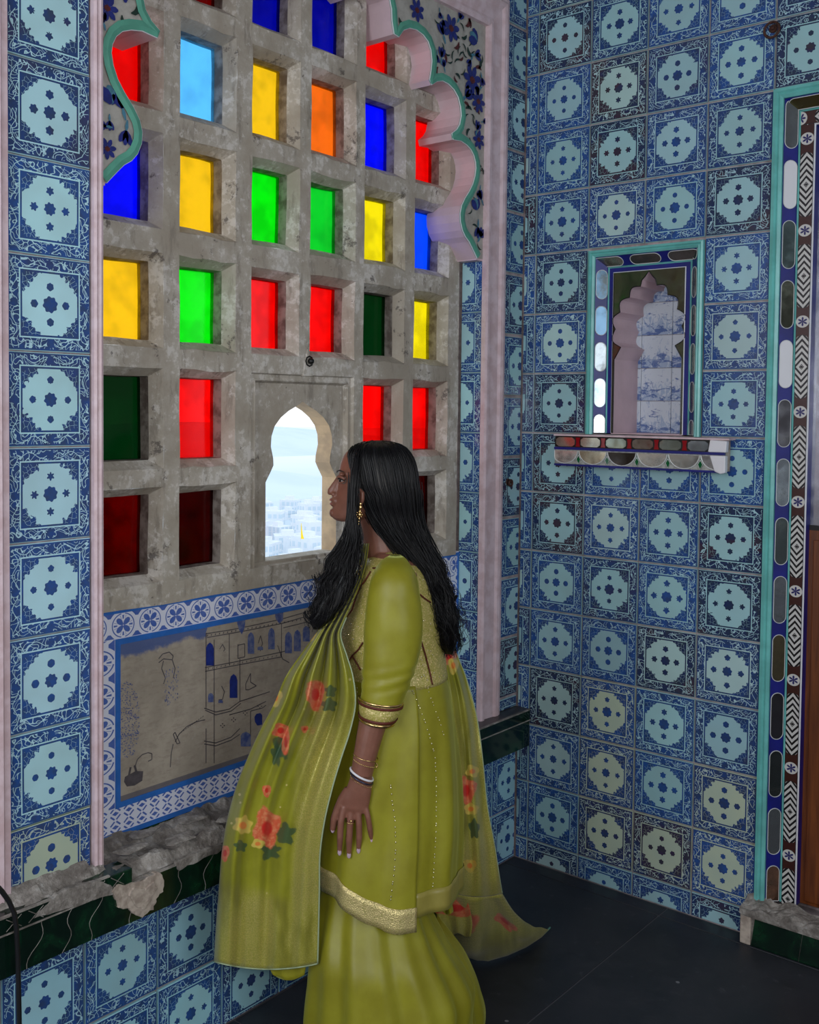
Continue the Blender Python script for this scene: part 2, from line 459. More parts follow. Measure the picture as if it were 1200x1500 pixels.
# ------------------------------------------------------------------ pink frames
def molding(s,a,b_,u,n,prof):
    """prof: list of (across,out); a->b_ the run; u across, n outwards"""
    a,b_,u,n=Vector(a),Vector(b_),Vector(u),Vector(n)
    s.grid([[a+u*p+n*q for p,q in prof],[b_+u*p+n*q for p,q in prof]])
prof=[(0,-.004),(0,.012),(.008,.016),(.018,.016),(.022,.010),(.030,.008),(.072,.012),(.082,.018),(.094,.020),(.100,.016),(.112,.014),(.116,-.004)]
t1=MB()
a0,a1=-.240,-.124
s_=(a1-a0)/.116
pr=[(p*s_,q) for p,q in prof]
molding(t1,(0,a0,.53),(0,a0,2.81),(0,1,0),(1,0,0),pr)
# mitred head of the frame
t1.grid([[Vector((q,a0+p,2.81+p)) for p,q in pr],[Vector((q,YL-p*.2,2.81+p)) for p,q in pr]])
t1.grid([[Vector((q,a0+p,2.81)) for p,q in pr],[Vector((q,a0+p,2.81+p)) for p,q in pr]])
tr=t1.build('trim_1',M['pink_worn'],solid=0); stru(tr)
t2=MB(); pl_=[(0,-.004),(0,.010),(.006,.013),(.011,.009),(.017,.013),(.023,.011),(.023,-.004)]
molding(t2,(0,YL-.023,.53),(0,YL-.023,3.28),(0,1,0),(1,0,0),pl_)
stru(t2.build('trim_2',M['pink_worn']))
t3=MB(); pl3=[(0,-.004),(0,.012),(.012,.015),(.018,.009),(.03,.010),(.03,-.004)]
molding(t3,(0,-1.958,.50),(0,-1.958,3.28),(0,1,0),(1,0,0),pl3)
stru(t3.build('trim_3',M['pink_worn']))
t4=MB(); t4.box((-.0085,-2.6,.50),(.004,-1.958,3.28)); t4.build('wall_plaster',M['pink_worn'],wall_left)

# ------------------------------------------------------------------ multifoil arch
half=[(-.274,2.061),(-.302,2.091),(-.320,2.109),(-.340,2.122),(-.356,2.140),(-.367,2.165),(-.369,2.190),(-.362,2.215),(-.345,2.240),
 (-.321,2.267),(-.303,2.292),(-.291,2.320),(-.286,2.346),(-.289,2.366),(-.299,2.386),(-.316,2.402),(-.340,2.412),(-.370,2.418),(-.412,2.414),
 (-.418,2.430),(-.394,2.446),(-.378,2.466),(-.370,2.495),(-.374,2.522),(-.388,2.550),(-.410,2.568),(-.440,2.579),(-.470,2.581),(-.500,2.572),(-.524,2.556),
 (-.534,2.568),(-.527,2.596),(-.523,2.626),(-.529,2.658),(-.544,2.680),(-.568,2.693),(-.600,2.699),(-.634,2.695),(-.664,2.680),(-.684,2.655),
 (-.704,2.658),(-.713,2.690),(-.716,2.725),(-.726,2.752),(-.750,2.768),(-.785,2.772),(-.815,2.762),(-.832,2.738),(-.862,2.752),(-.895,2.772),(-.935,2.788),(-.981,2.800)]
YC=-.981
arch=half+[(2*YC-y,z) for y,z in half[::-1][1:]]
def off(pts,d):
    out=[]
    for i,(y,z) in enumerate(pts):
        a=pts[max(i-1,0)]; b_=pts[min(i+1,len(pts)-1)]
        ty,tz=b_[0]-a[0],b_[1]-a[1]; l=math.hypot(ty,tz) or 1
        out.append((y+tz/l*d,z-ty/l*d))
    return out
sp_=MB()
n=len(arch); topz=2.82
# front face of the spandrel: strips from the arch line out to the frame
def outer(i):
    y,z=arch[i]
    t=i/(n-1)
    # perimeter walk: up the right side, along the head, down the left side
    Hs=topz-2.061; Wd=YR-YL; Lp=2*Hs+Wd
    s=t*Lp
    # weight so that lobes connect to nearby frame points
    if i<=40:
        zz=2.061+Hs*min(1,i/40*1.0); return (YR,zz)
    if i>=n-41:
        zz=2.061+Hs*min(1,(n-1-i)/40); return (YL,zz)
    q=(i-40)/(n-1-80); return (YR+(YL-YR)*q,topz)
xs_=-.003
ng=arch+[(YL,2.061),(YL,topz),(YR,topz),(YR,2.061)]; sp_.v=[Vector((xs_,y,z)) for y,z in ng]; sp_.face(range(len(ng)))
M['spandrel']=None
mm,bb=newmat('painted_cream_plaster'); vv=coord(); nn_=nz(vv,20,6,.7)
put(bb,'Base Color',mixc(sst(nn_,.4,.65),(.43,.41,.37),(.33,.31,.28))); put(bb,'Roughness',.6); bump(bb,nn_,.1,.002); M['spandrel']=mm
spo=sp_.build('spandrel',M['spandrel'],wall_left)
so=MB()
so.grid([[Vector((xs_-.001,y,z)) for y,z in arch],[Vector((-.072,y,z)) for y,z in off(arch,.0)],[Vector((-.095,y,z)) for y,z in arch],[Vector((-.135,y,z)) for y,z in arch]],flip=False)
so.build('arch_soffit',M['pink'],wall_left,solid=.004)
ge=MB(); o1=off(arch,-.001); o2=off(arch,.022)
ge.grid([[Vector((.0015,y,z)) for y,z in o1],[Vector((.004,y,z)) for y,z in off(arch,.010)],[Vector((.0015,y,z)) for y,z in o2]])
ge.grid([[Vector((-.004,y,z)) for y,z in o1],[Vector((.0015,y,z)) for y,z in o1]])
ge.build('green_arch_border',M['green_edge'],wall_left)
wh=MB()
wh.tube([Vector((-.0005,y,z)) for y,z in off(arch,-.0005)],.0022,5)
wh.build('white_edge_line',M['white'],wall_left)
# soffit bottoms
for sgn in (0,1):
    y0=arch[0][0] if not sgn else arch[-1][0]; y1=YR if not sgn else YL
    b_=MB(); b_.box((-.095,min(y0,y1),2.055),(-.004,max(y0,y1),2.064)); b_.build('arch_foot',M['pink'],wall_left)

# painted flowers of the spandrel (flat paint strokes)
PC={'b':plain('ultramarine_paint',(.012,.022,.20),.5,0,.3,60),'k':plain('dark_green_paint',(.01,.035,.025),.5,0,.3,60),
    'r':plain('madder_paint',(.10,.012,.012),.5,0,.3,60),'t':plain('teal_paint',(.07,.22,.32),.5,0,.3,60)}
def stroke(s,pts,w0,key,mi,x=.0):
    """a tapering brush stroke in the wall plane, pts in (y,z)"""
    P_=[Vector((x,y,z)) for y,z in pts]; k=len(P_)
    A=[];B=[]
    for i,p in enumerate(P_):
        t=P_[min(i+1,k-1)]-P_[max(i-1,0)]; t.normalize(); nn=Vector((0,-t.z,t.y))
        w_=w0*math.sin(PI*(i+.35)/(k-.3))
        A.append(p+nn*w_); B.append(p-nn*w_)
    s.grid([A,B],mi=mi)
def blossom(s,y,z,r,n_p,mi,mi2,tilt=0):
    for i in range(n_p):
        a=tilt+2*PI*i/n_p
        stroke(s,[(y+math.cos(a)*r*q,z+math.sin(a)*r*q) for q in (.2,.5,.8,1.05)],r*.26,None,mi,x=.0006)
    stroke(s,[(y-r*.3,z),(y,z),(y+r*.3,z)],r*.28,None,mi2,x=.0009)
def sprig(fs,kind,y,z,r,a=0):
    mats=[PC['b'],PC['k'],PC['r'],PC['t']]
    s=MB()
    if kind=='bloom': blossom(s,y,z,r,7,0,2,a); name='painted_blossom'
    elif kind=='bud':
        for i in (-1,0,1):
            aa=a+i*.5; stroke(s,[(y+math.cos(aa)*r*q,z+math.sin(aa)*r*q) for q in (0,.4,.8,1.1)],r*.28,None,0,x=.0006)
        stroke(s,[(y-math.cos(a)*r*.8,z-math.sin(a)*r*.8),(y-math.cos(a)*r*.3,z-math.sin(a)*r*.3),(y,z)],r*.16,None,3,x=.0008); name='painted_bud'
    elif kind=='tulip':
        for i,kk in ((-1,0),(1,0),(0,3)):
            aa=a+i*.55; stroke(s,[(y+math.cos(aa)*r*q,z+math.sin(aa)*r*q) for q in (0,.35,.7,1.0)],r*.36,None,kk,x=.0006+.0002*i)
        name='painted_blossom'
    elif kind=='stem':
        pts=[(y+math.cos(a+q*1.6)*r*(1-.25*q),z+math.sin(a+q*1.6)*r*(1-.25*q)) for q in [i/6 for i in range(7)]]
        stroke(s,pts,r*.07+.0012,None,1,x=.0004)
        name='painted_stem'
    else:
        stroke(s,[(y+math.cos(a+q*.9)*r*(q*1.2),z+math.sin(a+q*.9)*r*(q*1.2)) for q in (0,.3,.6,.9,1.1)],r*.24,None,1 if kind=='leaf' else 2,x=.0005); name='painted_leaf'
    s.build(name,mats,fs)
def ins(y,z,mg=.03):
    # inside the spandrel? compare with the arch outline by crossing test
    if not(YL+.008<y<YR-.008 and z<2.805): return False
    c=False
    poly=arch
    for i in range(len(poly)):
        y1,z1=poly[i]; y2,z2=poly[(i+1)%len(poly)]
        if (z1>z)!=(z2>z) and y<(y2-y1)*(z-z1)/(z2-z1)+y1: c=not c
        if math.hypot(y1-y,z1-z)<mg: return False
    return not c and z>2.08
big=[('tulip',-.292,2.745,.035,2.6),('bloom',-.315,2.62,.036,.3),('bud',-.35,2.56,.03,.7),('bloom',-.28,2.56,.028,.9),('bloom',-.43,2.75,.032,.2),('bud',-.47,2.72,.028,2.),
     ('bloom',-.275,2.44,.024,.5),('bud',-.285,2.47,.022,1.2),('bud',-.265,2.28,.018,4.5),('tulip',-.282,2.215,.030,1.8),('bud',-.272,2.16,.026,4.7),
     ('tulip',-1.675,2.235,.032,1.7),('bud',-1.645,2.232,.026,1.9),('bud',-1.635,2.185,.024,4.6),('bloom',-1.685,2.135,.018,.2),('bloom',-1.685,2.44,.022,.1),('bud',-1.68,2.50,.022,1.),('bloom',-1.64,2.50,.026,.3),
     ('bloom',-.60,2.755,.026,.4),('bloom',-1.5,2.76,.03,.2),('bloom',-1.58,2.62,.028,.2)]
big=[(a,y,z,r_*1.25,t) for a,y,z,r_,t in big]
for b_ in big: sprig(wall_left if False else spo,*b_)
cnt=0
for _ in range(1200):
    y=R.choice([R.uniform(YR-.26,YR),R.uniform(YL,YL+.24),R.uniform(YL,YR)]); z=R.uniform(2.09,2.80)
    if cnt>=150: break
    if ins(y,z,.030) and all(math.hypot(y-q[1],z-q[2])>q[3]*.95 for q in big):
        kd=R.choice(['leaf','leaf','stem','redleaf','stem','bud']); r_=R.uniform(.016,.030)
        big.append((kd,y,z,r_*.62,0)); sprig(spo,kd,y,z,r_,R.uniform(0,6.28)); cnt+=1

# ------------------------------------------------------------------ carved stone lattice window
XF=-.080
yh=[(-1.650,-1.470),(-1.420,-1.238),(-1.183,-1.006),(-.963,-.776),(-.737,-.547),(-.500,-.318)]
zh=[(1.141,1.374),(1.418,1.662),(1.712,1.940),(1.998,2.227),(2.277,2.517),(2.567,2.800)]
colors={ # from the lowest row up, six columns each
 0:['dr2','drk',None,None,'drk','drk2'],1:['dgr','red',None,None,'red','red'],2:['yel','grn','red','red','dgr','ye2'],
 3:['blu','yel','grn','gr2','ye2','bl2'],4:['red','lbl','yel','org','blu','red'],5:['red','dr2','dbl','dbl','red','red']}
win=empty('window_1',(XF,-.98,1.1)); stru(win)
la=MB()
ys=[YL-.02]+[q for p in yh for q in p]+[-.262]; zs=[1.086]+[q for p in zh for q in p]+[2.9]
def jit(y,z,a=.0022): 
    v=noise.noise_vector(Vector((y*9,z*9,3.3))); return v.y*a*1.6,v.z*a*1.6,v.x*a
def pt(x,y,z):
    dy,dz,dx=jit(y,z); return Vector((x+dx,y+dy,z+dz))
holes=set()
for i in range(6):
    for j in range(6): holes.add((i,j))
def sub(a,b_,k): return [a+(b_-a)*q/k for q in range(k+1)]
for a in range(len(ys)-1):
    for c in range(len(zs)-1):
        iy,iz=(a-1)//2,(c-1)//2
        ishole=(a%2==1 and c%2==1)
        y0,y1,z0,z1=ys[a],ys[a+1],zs[c],zs[c+1]
        if ishole: continue
        # the small arched window takes the place of two by two holes
        if 2<=iy<=3 and a>=5 and a<=7 and c>=1 and c<=3: continue
        ky=max(1,int((y1-y0)/.045)); kz=max(1,int((z1-z0)/.045))
        Y_,Z_=sub(y0,y1,ky),sub(z0,z1,kz)
        la.grid([[pt(XF,y,z) for y in Y_] for z in Z_])
IN=.020; XB1=-.112; XP=-.142
for (i,(y0,y1)) in enumerate(yh):
    for (j,(z0,z1)) in enumerate(zh):
        if i in (2,3) and j in (0,1): continue
        rings=[]
        k=4
        for (x,inn) in ((XF,0),(XB1,IN),(XP-.012,IN+.002)):
            a,b_,c,d=y0+inn,y1-inn,z0+inn,z1-inn
            ring=[(y,c) for y in sub(a,b_,k)[:-1]]+[(b_,z) for z in sub(c,d,k)[:-1]]+[(y,d) for y in sub(b_,a,k)[:-1]]+[(a,z) for z in sub(d,c,k)[:-1]]
            rings.append([pt(x,y,z) for y,z in ring])
        la.grid([rings[0],rings[1]],closed=True,flip=True,mi=0)
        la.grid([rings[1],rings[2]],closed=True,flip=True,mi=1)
# outer edges and back
la.grid([[Vector((XF,-.262,1.086)),Vector((-.16,-.262,1.086))],[Vector((XF,-.262,2.9)),Vector((-.16,-.262,2.9))]],flip=True)
la.grid([[Vector((XF,YL-.02,1.086)),Vector((XF,-.262,1.086))],[Vector((-.10,YL-.02,1.080)),Vector((-.10,-.262,1.080))]],flip=True)
BX=-.156
for a in range(len(ys)-1):
    for c in range(len(zs)-1):
        iy=(a-1)//2
        if a%2==1 and c%2==1: continue
        if 5<=a<=7 and 1<=c<=3: continue
        la.grid([[Vector((BX,ys[a],zs[c])),Vector((BX,ys[a+1],zs[c]))],[Vector((BX,ys[a],zs[c+1])),Vector((BX,ys[a+1],zs[c+1]))]],flip=True)
lat=la.build('stone_lattice',[M['stone'],M['stone_dark']],win,merge=True,bevel=.0025)
M_fill=MB(); M_fill.box((-.156,-.262,1.086),(-.105,YR+.03,2.9)); M_fill.build('lattice_side_post',M['stone'],win)
pc={}
for j,row in colors.items():
    for i,cn in enumerate(row):
        if cn is None: continue
        if cn=='drk2': cn='drk'
        y0,y1=yh[i]; z0,z1=zh[j]; s=MB()
        e=IN-.004
        s.box((XP-.003,y0+e,z0+e),(XP,y1-e,z1-e)); s.build('glass_pane',G[cn],win)

# small arched window inside the lattice
y0,y1,z0,z1=-1.183,-.776,1.119,1.662
s=MB()
def frame_ring(s,x0,i0,x1,i1):
    f=lambda x,i:[Vector((x,y0+i,z0+i)),Vector((x,y1-i,z0+i)),Vector((x,y1-i,z1-i)),Vector((x,y0+i,z1-i))]
    s.grid([f(x0,i0),f(x1,i1)],closed=True,flip=True)
# frame face fills the margin to the neighbouring holes
frame_ring(s,XF,-.022,XF,0)
frame_ring(s,XF,0,XF-.010,.004); frame_ring(s,XF-.010,.004,XF-.010,.016); frame_ring(s,XF-.010,.016,XF-.006,.020); frame_ring(s,XF-.006,.020,XF-.020,.026)
s.build('window_frame_molding',M['stone'],win,bevel=.0015)
prof_=[(-.141,0),(-.141,.20),(-.141,.232),(-.122,.262),(-.112,.280),(-.113,.30),(-.122,.335),(-.120,.365),(-.108,.395),(-.085,.420),(-.055,.440),(-.025,.454),(0,.468)]
zb=1.150; yc=-.969; prof_=[(y,z*.935) for y,z in prof_]
op=[(yc+y,zb+z) for y,z in prof_]+[(yc-y,zb+z) for y,z in prof_[::-1][1:]]
xa,xb_=XF-.020,XF-.078
s=MB(); k=len(op)
def outr(i):
    y,z=op[i]; e=.024
    if i<=7: return (y0+e,z if i<7 else z)
    if i>=k-8: return (y1-e,z)
    q=(i-8)/(k-17); return (y0+e+(y1-y0-2*e)*q,z1-e)
ng=op+[(y1-.024,zb),(y1-.024,z1-.024),(y0+.024,z1-.024),(y0+.024,zb)]; s.v=[Vector((xa,*q_)) for q_ in ng]; s.face(range(len(ng)))
s.grid([[Vector((xa,y0+.024,z0+.022)),Vector((xa,y1-.024,z0+.022))],[Vector((xa,y0+.024,zb)),Vector((xa,y1-.024,zb))]])
s.build('arched_panel',M['stone'],win)
s=MB(); s.grid([[Vector((xa,*p)) for p in op],[Vector((xa-.02,*p)) for p in op],[Vector((xb_,*p)) for p in op]],flip=True); s.build('arched_reveal',M['sand'],win,smooth=False)
s=MB(); s.box((xb_,y0+.03,zb-.03),(xa+.004,y1-.03,zb+.002)); s.build('window_sill',M['stone'],win,bevel=.003)
s=MB(); s.poly([Vector((XF+.002,y_,z_)) for y_,z_ in ((-.992,1.658),(-.952,1.658),(-.962,1.70),(-.972,1.742),(-.982,1.70))],(-.02,0,0)); s.build('latch_wedge',M['stone'],win,bevel=.002)
s=MB(); s.ell((XF+.010,-.968,1.700),.009,.009,.009); s.build('latch_knob',M['iron'],win,smooth=True)
s=MB(); s.tube([Vector((XF+.004,-.968+.014*math.cos(a/8*2*PI),1.700+.014*math.sin(a/8*2*PI))) for a in range(9)],.0022,5,cap=False); s.build('latch_ring',M['iron'],win)

# ------------------------------------------------------------------ the wall painting under the lattice
wp=empty('wall_painting',(-.085,-1.0,.83)); tag(wp,'faded palace mural framed by blue and white floral tile bands, set under the stone lattice','painting')
PY0_,PY1_,PZ0_,PZ1_=-1.700,YR,.545,1.094
xp=-.0835
def make_border(name,kind):
    m_,b=newmat(name); uvn=X.nt.nodes.new('ShaderNodeUVMap'); s_,t_,_=xyz(uvn.outputs[0])
    base=(.72,.73,.84); blue=(.02,.09,.42)
    if kind=='rosette':
        q=(fr(s_/.078)-.5)*2.35; t=t_*1.02
        r=hyp(q,t); th=at2(t,q)
        petal=(r>.05)*((ab(sn(th*2))*.70+.05)>r)
        ring=band(r,.88,.965)*(ab(cs(th))>.18)
        seeds=band(r,.50,.80)*(cs(th*16)>.0)*(ab(sn(th*2))<.62)
        corner=(r>1.22)*(ab(t)>.62)*(ab(t)<.98)
        ink=mx(mx(petal,ring),mx(seeds,corner))
    else:
        a=fr(s_/.038); c=fr(t_*.92+.5)
        x_=a-.5; y_=c-.5
        lens1=(ab(x_)*2.2+y_*y_*6<.36)*1.0
        d1=ab(ab(x_)-ab(y_)); petal=(d1<.085*1.0)*(hyp(x_,y_)>.10)*(hyp(x_,y_)<.52)
        tri=(ab(x_)+ (.5-ab(y_))*1.6<.26)*1.0
        ink=mx(petal,tri)*(ab(t_)<.93)
    n=nz(coord(),60,3)
    put(b,'Base Color',mixc(ink*(.82+n*.2),base,blue)); put(b,'Roughness',.3); return m_
BR=make_border('rosette_frieze','rosette'); BD=make_border('lattice_frieze','diamond')
def strip(name,a,b_,wid,mat,inn):
    """a,b_: outer edge ends (y,z); inn: inward unit vector; with UV metres along / -1..1 across"""
    A=Vector((xp,*a)); B=Vector((xp,*b_)); I=Vector((0,*inn)); L_=(B-A).length
    s=MB(); e=.010
    s.grid([[A,B],[A+I*wid,B+I*wid]],uvs=[[(0,-1),(L_,-1)],[(0,1),(L_,1)]])
    s.build(name,mat,wp,solid=.0)
W_=.062
o8=.020
strip('floral_border',(PY0_,PZ1_-.012),(PY1_,PZ1_-.012),W_,BR,(0,-1))
strip('floral_border',(PY0_+.035,PZ1_-.012-W_),(PY0_+.035,PZ0_+.012+W_),W_*.0+.048,BR,(1,0)) if False else None
strip('floral_border',(YL+.0,PZ0_+.0722),(YL+.0,PZ1_-.0742),.098,BR,(1,0))
strip('floral_border',(PY1_+.0,PZ0_+.0722),(PY1_+.0,PZ1_-.0742),-.082,BR,(1,0))
strip('lattice_border',(PY0_,PZ0_+.012),(PY1_,PZ0_+.012),.060,BD,(0,1))
BI=(PY0_+.100,PY1_-.084,PZ0_+.074,PZ1_-.078)      # inner edge of the bands
s=MB()
def bar(s,y0,y1,z0,z1,x=xp): s.box((x-.002,y0,z0),(x+.0022,y1,z1))
bar(s,PY0_,PY1_,PZ1_-.013,PZ1_-.002); bar(s,PY0_,PY1_,PZ0_+.0,PZ0_+.012)
bar(s,BI[0]-.006,BI[1]+.006,BI[3]-.010,BI[3]+.004); bar(s,BI[0]-.006,BI[1]+.006,BI[2]-.004,BI[2]+.010)
bar(s,BI[0]-.006,BI[0]+.008,BI[2]+.010,BI[3]-.010); bar(s,BI[1]-.008,BI[1]+.006,BI[2]+.010,BI[3]-.010); bar(s,PY1_-.008,PY1_-.001,PZ0_+.012,PZ1_-.013)
s.build('blue_line_frame',M['blue'],wp)
s=MB(); s.box((-.098,PY0_,PZ0_-.03),(xp-.0005,PY1_,PZ1_+.002)); s.build('border_backing',M['white'],wp)
mm,bb=newmat('faded_mural_ground'); vv=coord(); x_,y_,z_=xyz(vv)
na=nz(vv,7,6,.7); nb=nz(vec(x_*4,y_*10,z_*34),2.5,5,.7); nc=nz(vv,45,4,.7)
c_=mixc(sst(na,.35,.65),(.43,.37,.30),(.33,.28,.225)); c_=mixc(sst(nb,.5,.62)*.35,c_,(.24,.19,.155)); c_=mixc(sst(nc,.6,.75)*.4,c_,(.50,.46,.41))
sky_=sst(z_+na*.07+(y_+.6)*-.05,.172,.186)*(y_+na*.1<-.27); c_=mixc(sky_*.85,c_,(.04,.09,.28)); 
lowd=(z_<-.188)*1.0; c_=mixc(lowd*.7,c_,(.06,.06,.10))
put(bb,'Base Color',c_); put(bb,'Roughness',.55); bump(bb,nc+na,.15,.002)
s=MB(); s.box((xp-.001,BI[0],BI[2]),(xp+.0008,BI[1],BI[3])); s.build('mural_panel',mm,wp)
INK=plain('grey_ink_line',(.10,.085,.095),.6,0,.3,50); INB=plain('washed_blue_ink',(.05,.08,.26),.6,0,0,60,c2=(.16,.18,.30)); INC=plain('cobalt_paint',(.012,.03,.24),.5,0,.3,60)
def C6(p): h=hit(140+p[0]/3.53,880+p[1]/3.53,0,xp); return (h.y,h.z)
def ribbon(s,pts,w_=.0010,x=xp+.0012,mi=0):
    P_=[Vector((x,*C6(p))) for p in pts]
    for a,b_ in zip(P_,P_[1:]):
        t=b_-a
        if t.length<1e-5: continue
        t.normalize(); nn=Vector((0,-t.z,t.y))*w_; q=len(s.v)
        s.v+= [a-nn,b_-nn,b_+nn,a+nn]; s.face((q,q+1,q+2,q+3),mi)
def shape(s,pts,x=xp+.0014,mi=0):
    q=len(s.v); s.v+=[Vector((x,*C6(p))) for p in pts]; s.face(range(q,q+len(pts)),mi)
s=MB()
L6=[[(570,170),(700,150),(800,130),(960,95),(1080,60)],[(575,190),(690,170),(800,150),(960,118),(1090,80)],[(565,345),(700,320),(960,265),(1000,255)],[(565,365),(690,340),(960,290)],
 [(570,165),(570,560)],[(612,200),(612,840)],[(735,225),(735,300)],[(690,170),(690,330)],[(960,120),(960,290)],[(560,555),(620,575),(690,560),(745,520)],[(565,565),(620,590),(700,570),(750,530)],
 [(745,300),(745,520),(900,470)],[(560,740),(620,750),(700,720),(745,690)],[(560,725),(620,735),(700,705),(745,660)],[(570,660),(570,840)],[(690,590),(800,560),(880,520)],
 [(410,730),(430,690),(470,650),(520,625),(565,615)],[(400,690),(420,740),(435,735),(410,680),(400,690)],[(205,850),(215,820),(240,795),(270,785),(290,790),(290,820),(270,830)],
 [(325,300),(345,275),(380,265),(400,285),(395,305),(350,300),(325,320)],[(350,310),(340,350),(360,400),(350,430)],[(395,305),(410,350),(400,400)],[(385,860),(390,790),(400,740)],
 [(735,230),(770,222),(770,290),(735,298)],[(775,430),(800,375),(800,420),(830,440),(790,460),(775,460),(775,430)],[(650,440),(665,470),(655,510),(635,512)],[(640,250),(655,225),(668,250),(660,262)],
 [(840,220),(852,180),(862,220),(850,260)],[(940,230),(965,300),(1000,320)],[(970,140),(1090,110)],[(800,570),(860,555),(880,540)],[(800,570),(800,700)]]
for q in L6: ribbon(s,q,.0013)
for t in range(24): ribbon(s,[(575+t*21,184-t*3.6),(578+t*21,176-t*3.6)],.0016)
for t in range(18): ribbon(s,[(580+t*22,356-t*4.2),(584+t*22,348-t*4.2)],.0012)
for t in range(12): ribbon(s,[(430+t*11,690-t*8),(436+t*11,682-t*8)],.0009)
s.build('ink_drawing',INK,wp)['kind']='stuff'
s=MB()
arcw=lambda x,y,w_,h:[(x-w_,y+h),(x-w_,y-h*.45),(x-w_*.7,y-h*.8),(x,y-h),(x+w_*.7,y-h*.8),(x+w_,y-h*.45),(x+w_,y+h)]
for a in ((590,275,20,60),(712,440,20,62)): shape(s,[(p[0],p[1]) for p in arcw(*a)])
shape(s,[(820,600),(830,585),(850,580),(860,590),(860,640),(835,645),(822,625)])
s.build('cobalt_doorway_paint',INC,wp)['kind']='stuff'
s=MB()
for a in ((802,218,17,56),(908,195,17,56),(996,215,18,56),(1042,205,18,56),(1088,170,18,40)): shape(s,arcw(*a))
for a in ((594,500,14,24),(645,520,12,8),(850,245,14,10),(775,715,26,38)): shape(s,arcw(*a))
rr=random.Random(3)
for _ in range(420):        # the washed tree at the left edge
    a=rr.uniform(0,2*PI); q=math.sqrt(rr.random()); x_=165+62*q*math.cos(a); y_=615+200*q*math.sin(a)
    if x_<112: continue
    w_=rr.uniform(3,6); an=rr.uniform(0,6.28)
    shape(s,[(x_+w_*math.cos(an),y_+w_*math.sin(an)),(x_+w_*.5*math.cos(an+2),y_+w_*.5*math.sin(an+2)),(x_-w_*math.cos(an),y_-w_*math.sin(an)),(x_+w_*.5*math.cos(an-1.4),y_+w_*.5*math.sin(an-1.4))],x=xp+.0012+rr.random()*.0006)
shape(s,[(725,95),(775,80),(770,135),(755,175),(740,150)]); shape(s,[(925,60),(970,45),(968,100),(950,118),(930,95)])
for _ in range(60):
    x_=rr.uniform(350,425); y_=rr.uniform(350,530)-(x_-380)*.4; shape(s,[(x_,y_),(x_+5,y_+3),(x_+2,y_+12)],x=xp+.0013)
s.build('washed_blue_motifs',INB,wp)['kind']='stuff'
s=MB(); shape(s,[(150,910),(205,880),(245,880),(240,930),(200,955),(160,960),(145,935)]); 
for a,b_ in (((165,930),(180,860)),((215,905),(200,850))): ribbon(s,[a,b_],.003)
for cx,cy in ((655,645),(712,615),(772,580),(848,545)):
    for dx,dy in ((0,-9),(9,0),(0,9),(-9,0)): shape(s,[(cx+dx-4,cy+dy),(cx+dx,cy+dy-4),(cx+dx+4,cy+dy),(cx+dx,cy+dy+4)])
s.build('dark_grey_motifs',INK,wp)['kind']='stuff'

# ------------------------------------------------------------------ ledge with green marble front
led=empty('stone_ledge',(0,-1.0,.40)); tag(led,'window ledge with broken grey mortar top and a dark green marble front','ledge')
s=MB(); s.box((-.0078,-2.3,.405),(.048,-.004,.50)); s.build('ledge_core',M['rubble'],led)
def wavy(y,ph,k=9):
    return [(y+.014*math.sin(ph+q/k*5.5)*(.4+.6*math.sin(q/k*PI))+.03*(q/k-.5),.408+.090*q/k) for q in range(k+1)]
cuts=[-2.3,-2.02]+[hit(px,1400,0,.055).y for px in (52,100,140,200,262,305)]
cuts+= [cuts[-1]+.14*q for q in range(1,8)]; cuts=[c for c in cuts if c<-.1]+[-.004]
for q in range(len(cuts)-1):
    A=wavy(cuts[q],q*2.1) if q else [(cuts[0],.408),(cuts[0],.498)]
    B=wavy(cuts[q+1],(q+1)*2.1) if q<len(cuts)-2 else [(cuts[-1],.408),(cuts[-1],.498)]
    pts=[Vector((.055,y+.0008,z)) for y,z in A]+[Vector((.055,y-.0008,z)) for y,z in B[::-1]]
    s=MB(); s.poly(pts[::-1],(-.0065,0,0)); o=s.build('marble_piece',M['marble'],led); fix(o.data)
for q in range(1,len(cuts)-1):
    s=MB(); s.tube([Vector((.0548,y,z)) for y,z in wavy(cuts[q],q*2.1)],.0008,5); s.build('joint_line',M['rubble'],led)
for a,b_ in ((-2.3,-1.66),(-.46,-.004)):
    s=MB(); s.box((.0,a,.500),(.058,b_,.534)); s.build('ledge_rim',M['marble'],led,bevel=.002)
s=MB()
s.box((.052,-2.3,.5335),(.0595,-1.72,.5370)); s.box((.052,-2.3,.4975),(.0595,-.004,.5005)); s.box((.052,-.46,.5335),(.0595,-.004,.5370))
for q in range(9):
    for d in (-1,1): s.tube([(.0588,-2.1+.05*q-.017*d,.505),(.0588,-2.1+.05*q+.017*d,.530)],.0008,4)
s.build('ledge_rim_lines',M['rubble'],led)
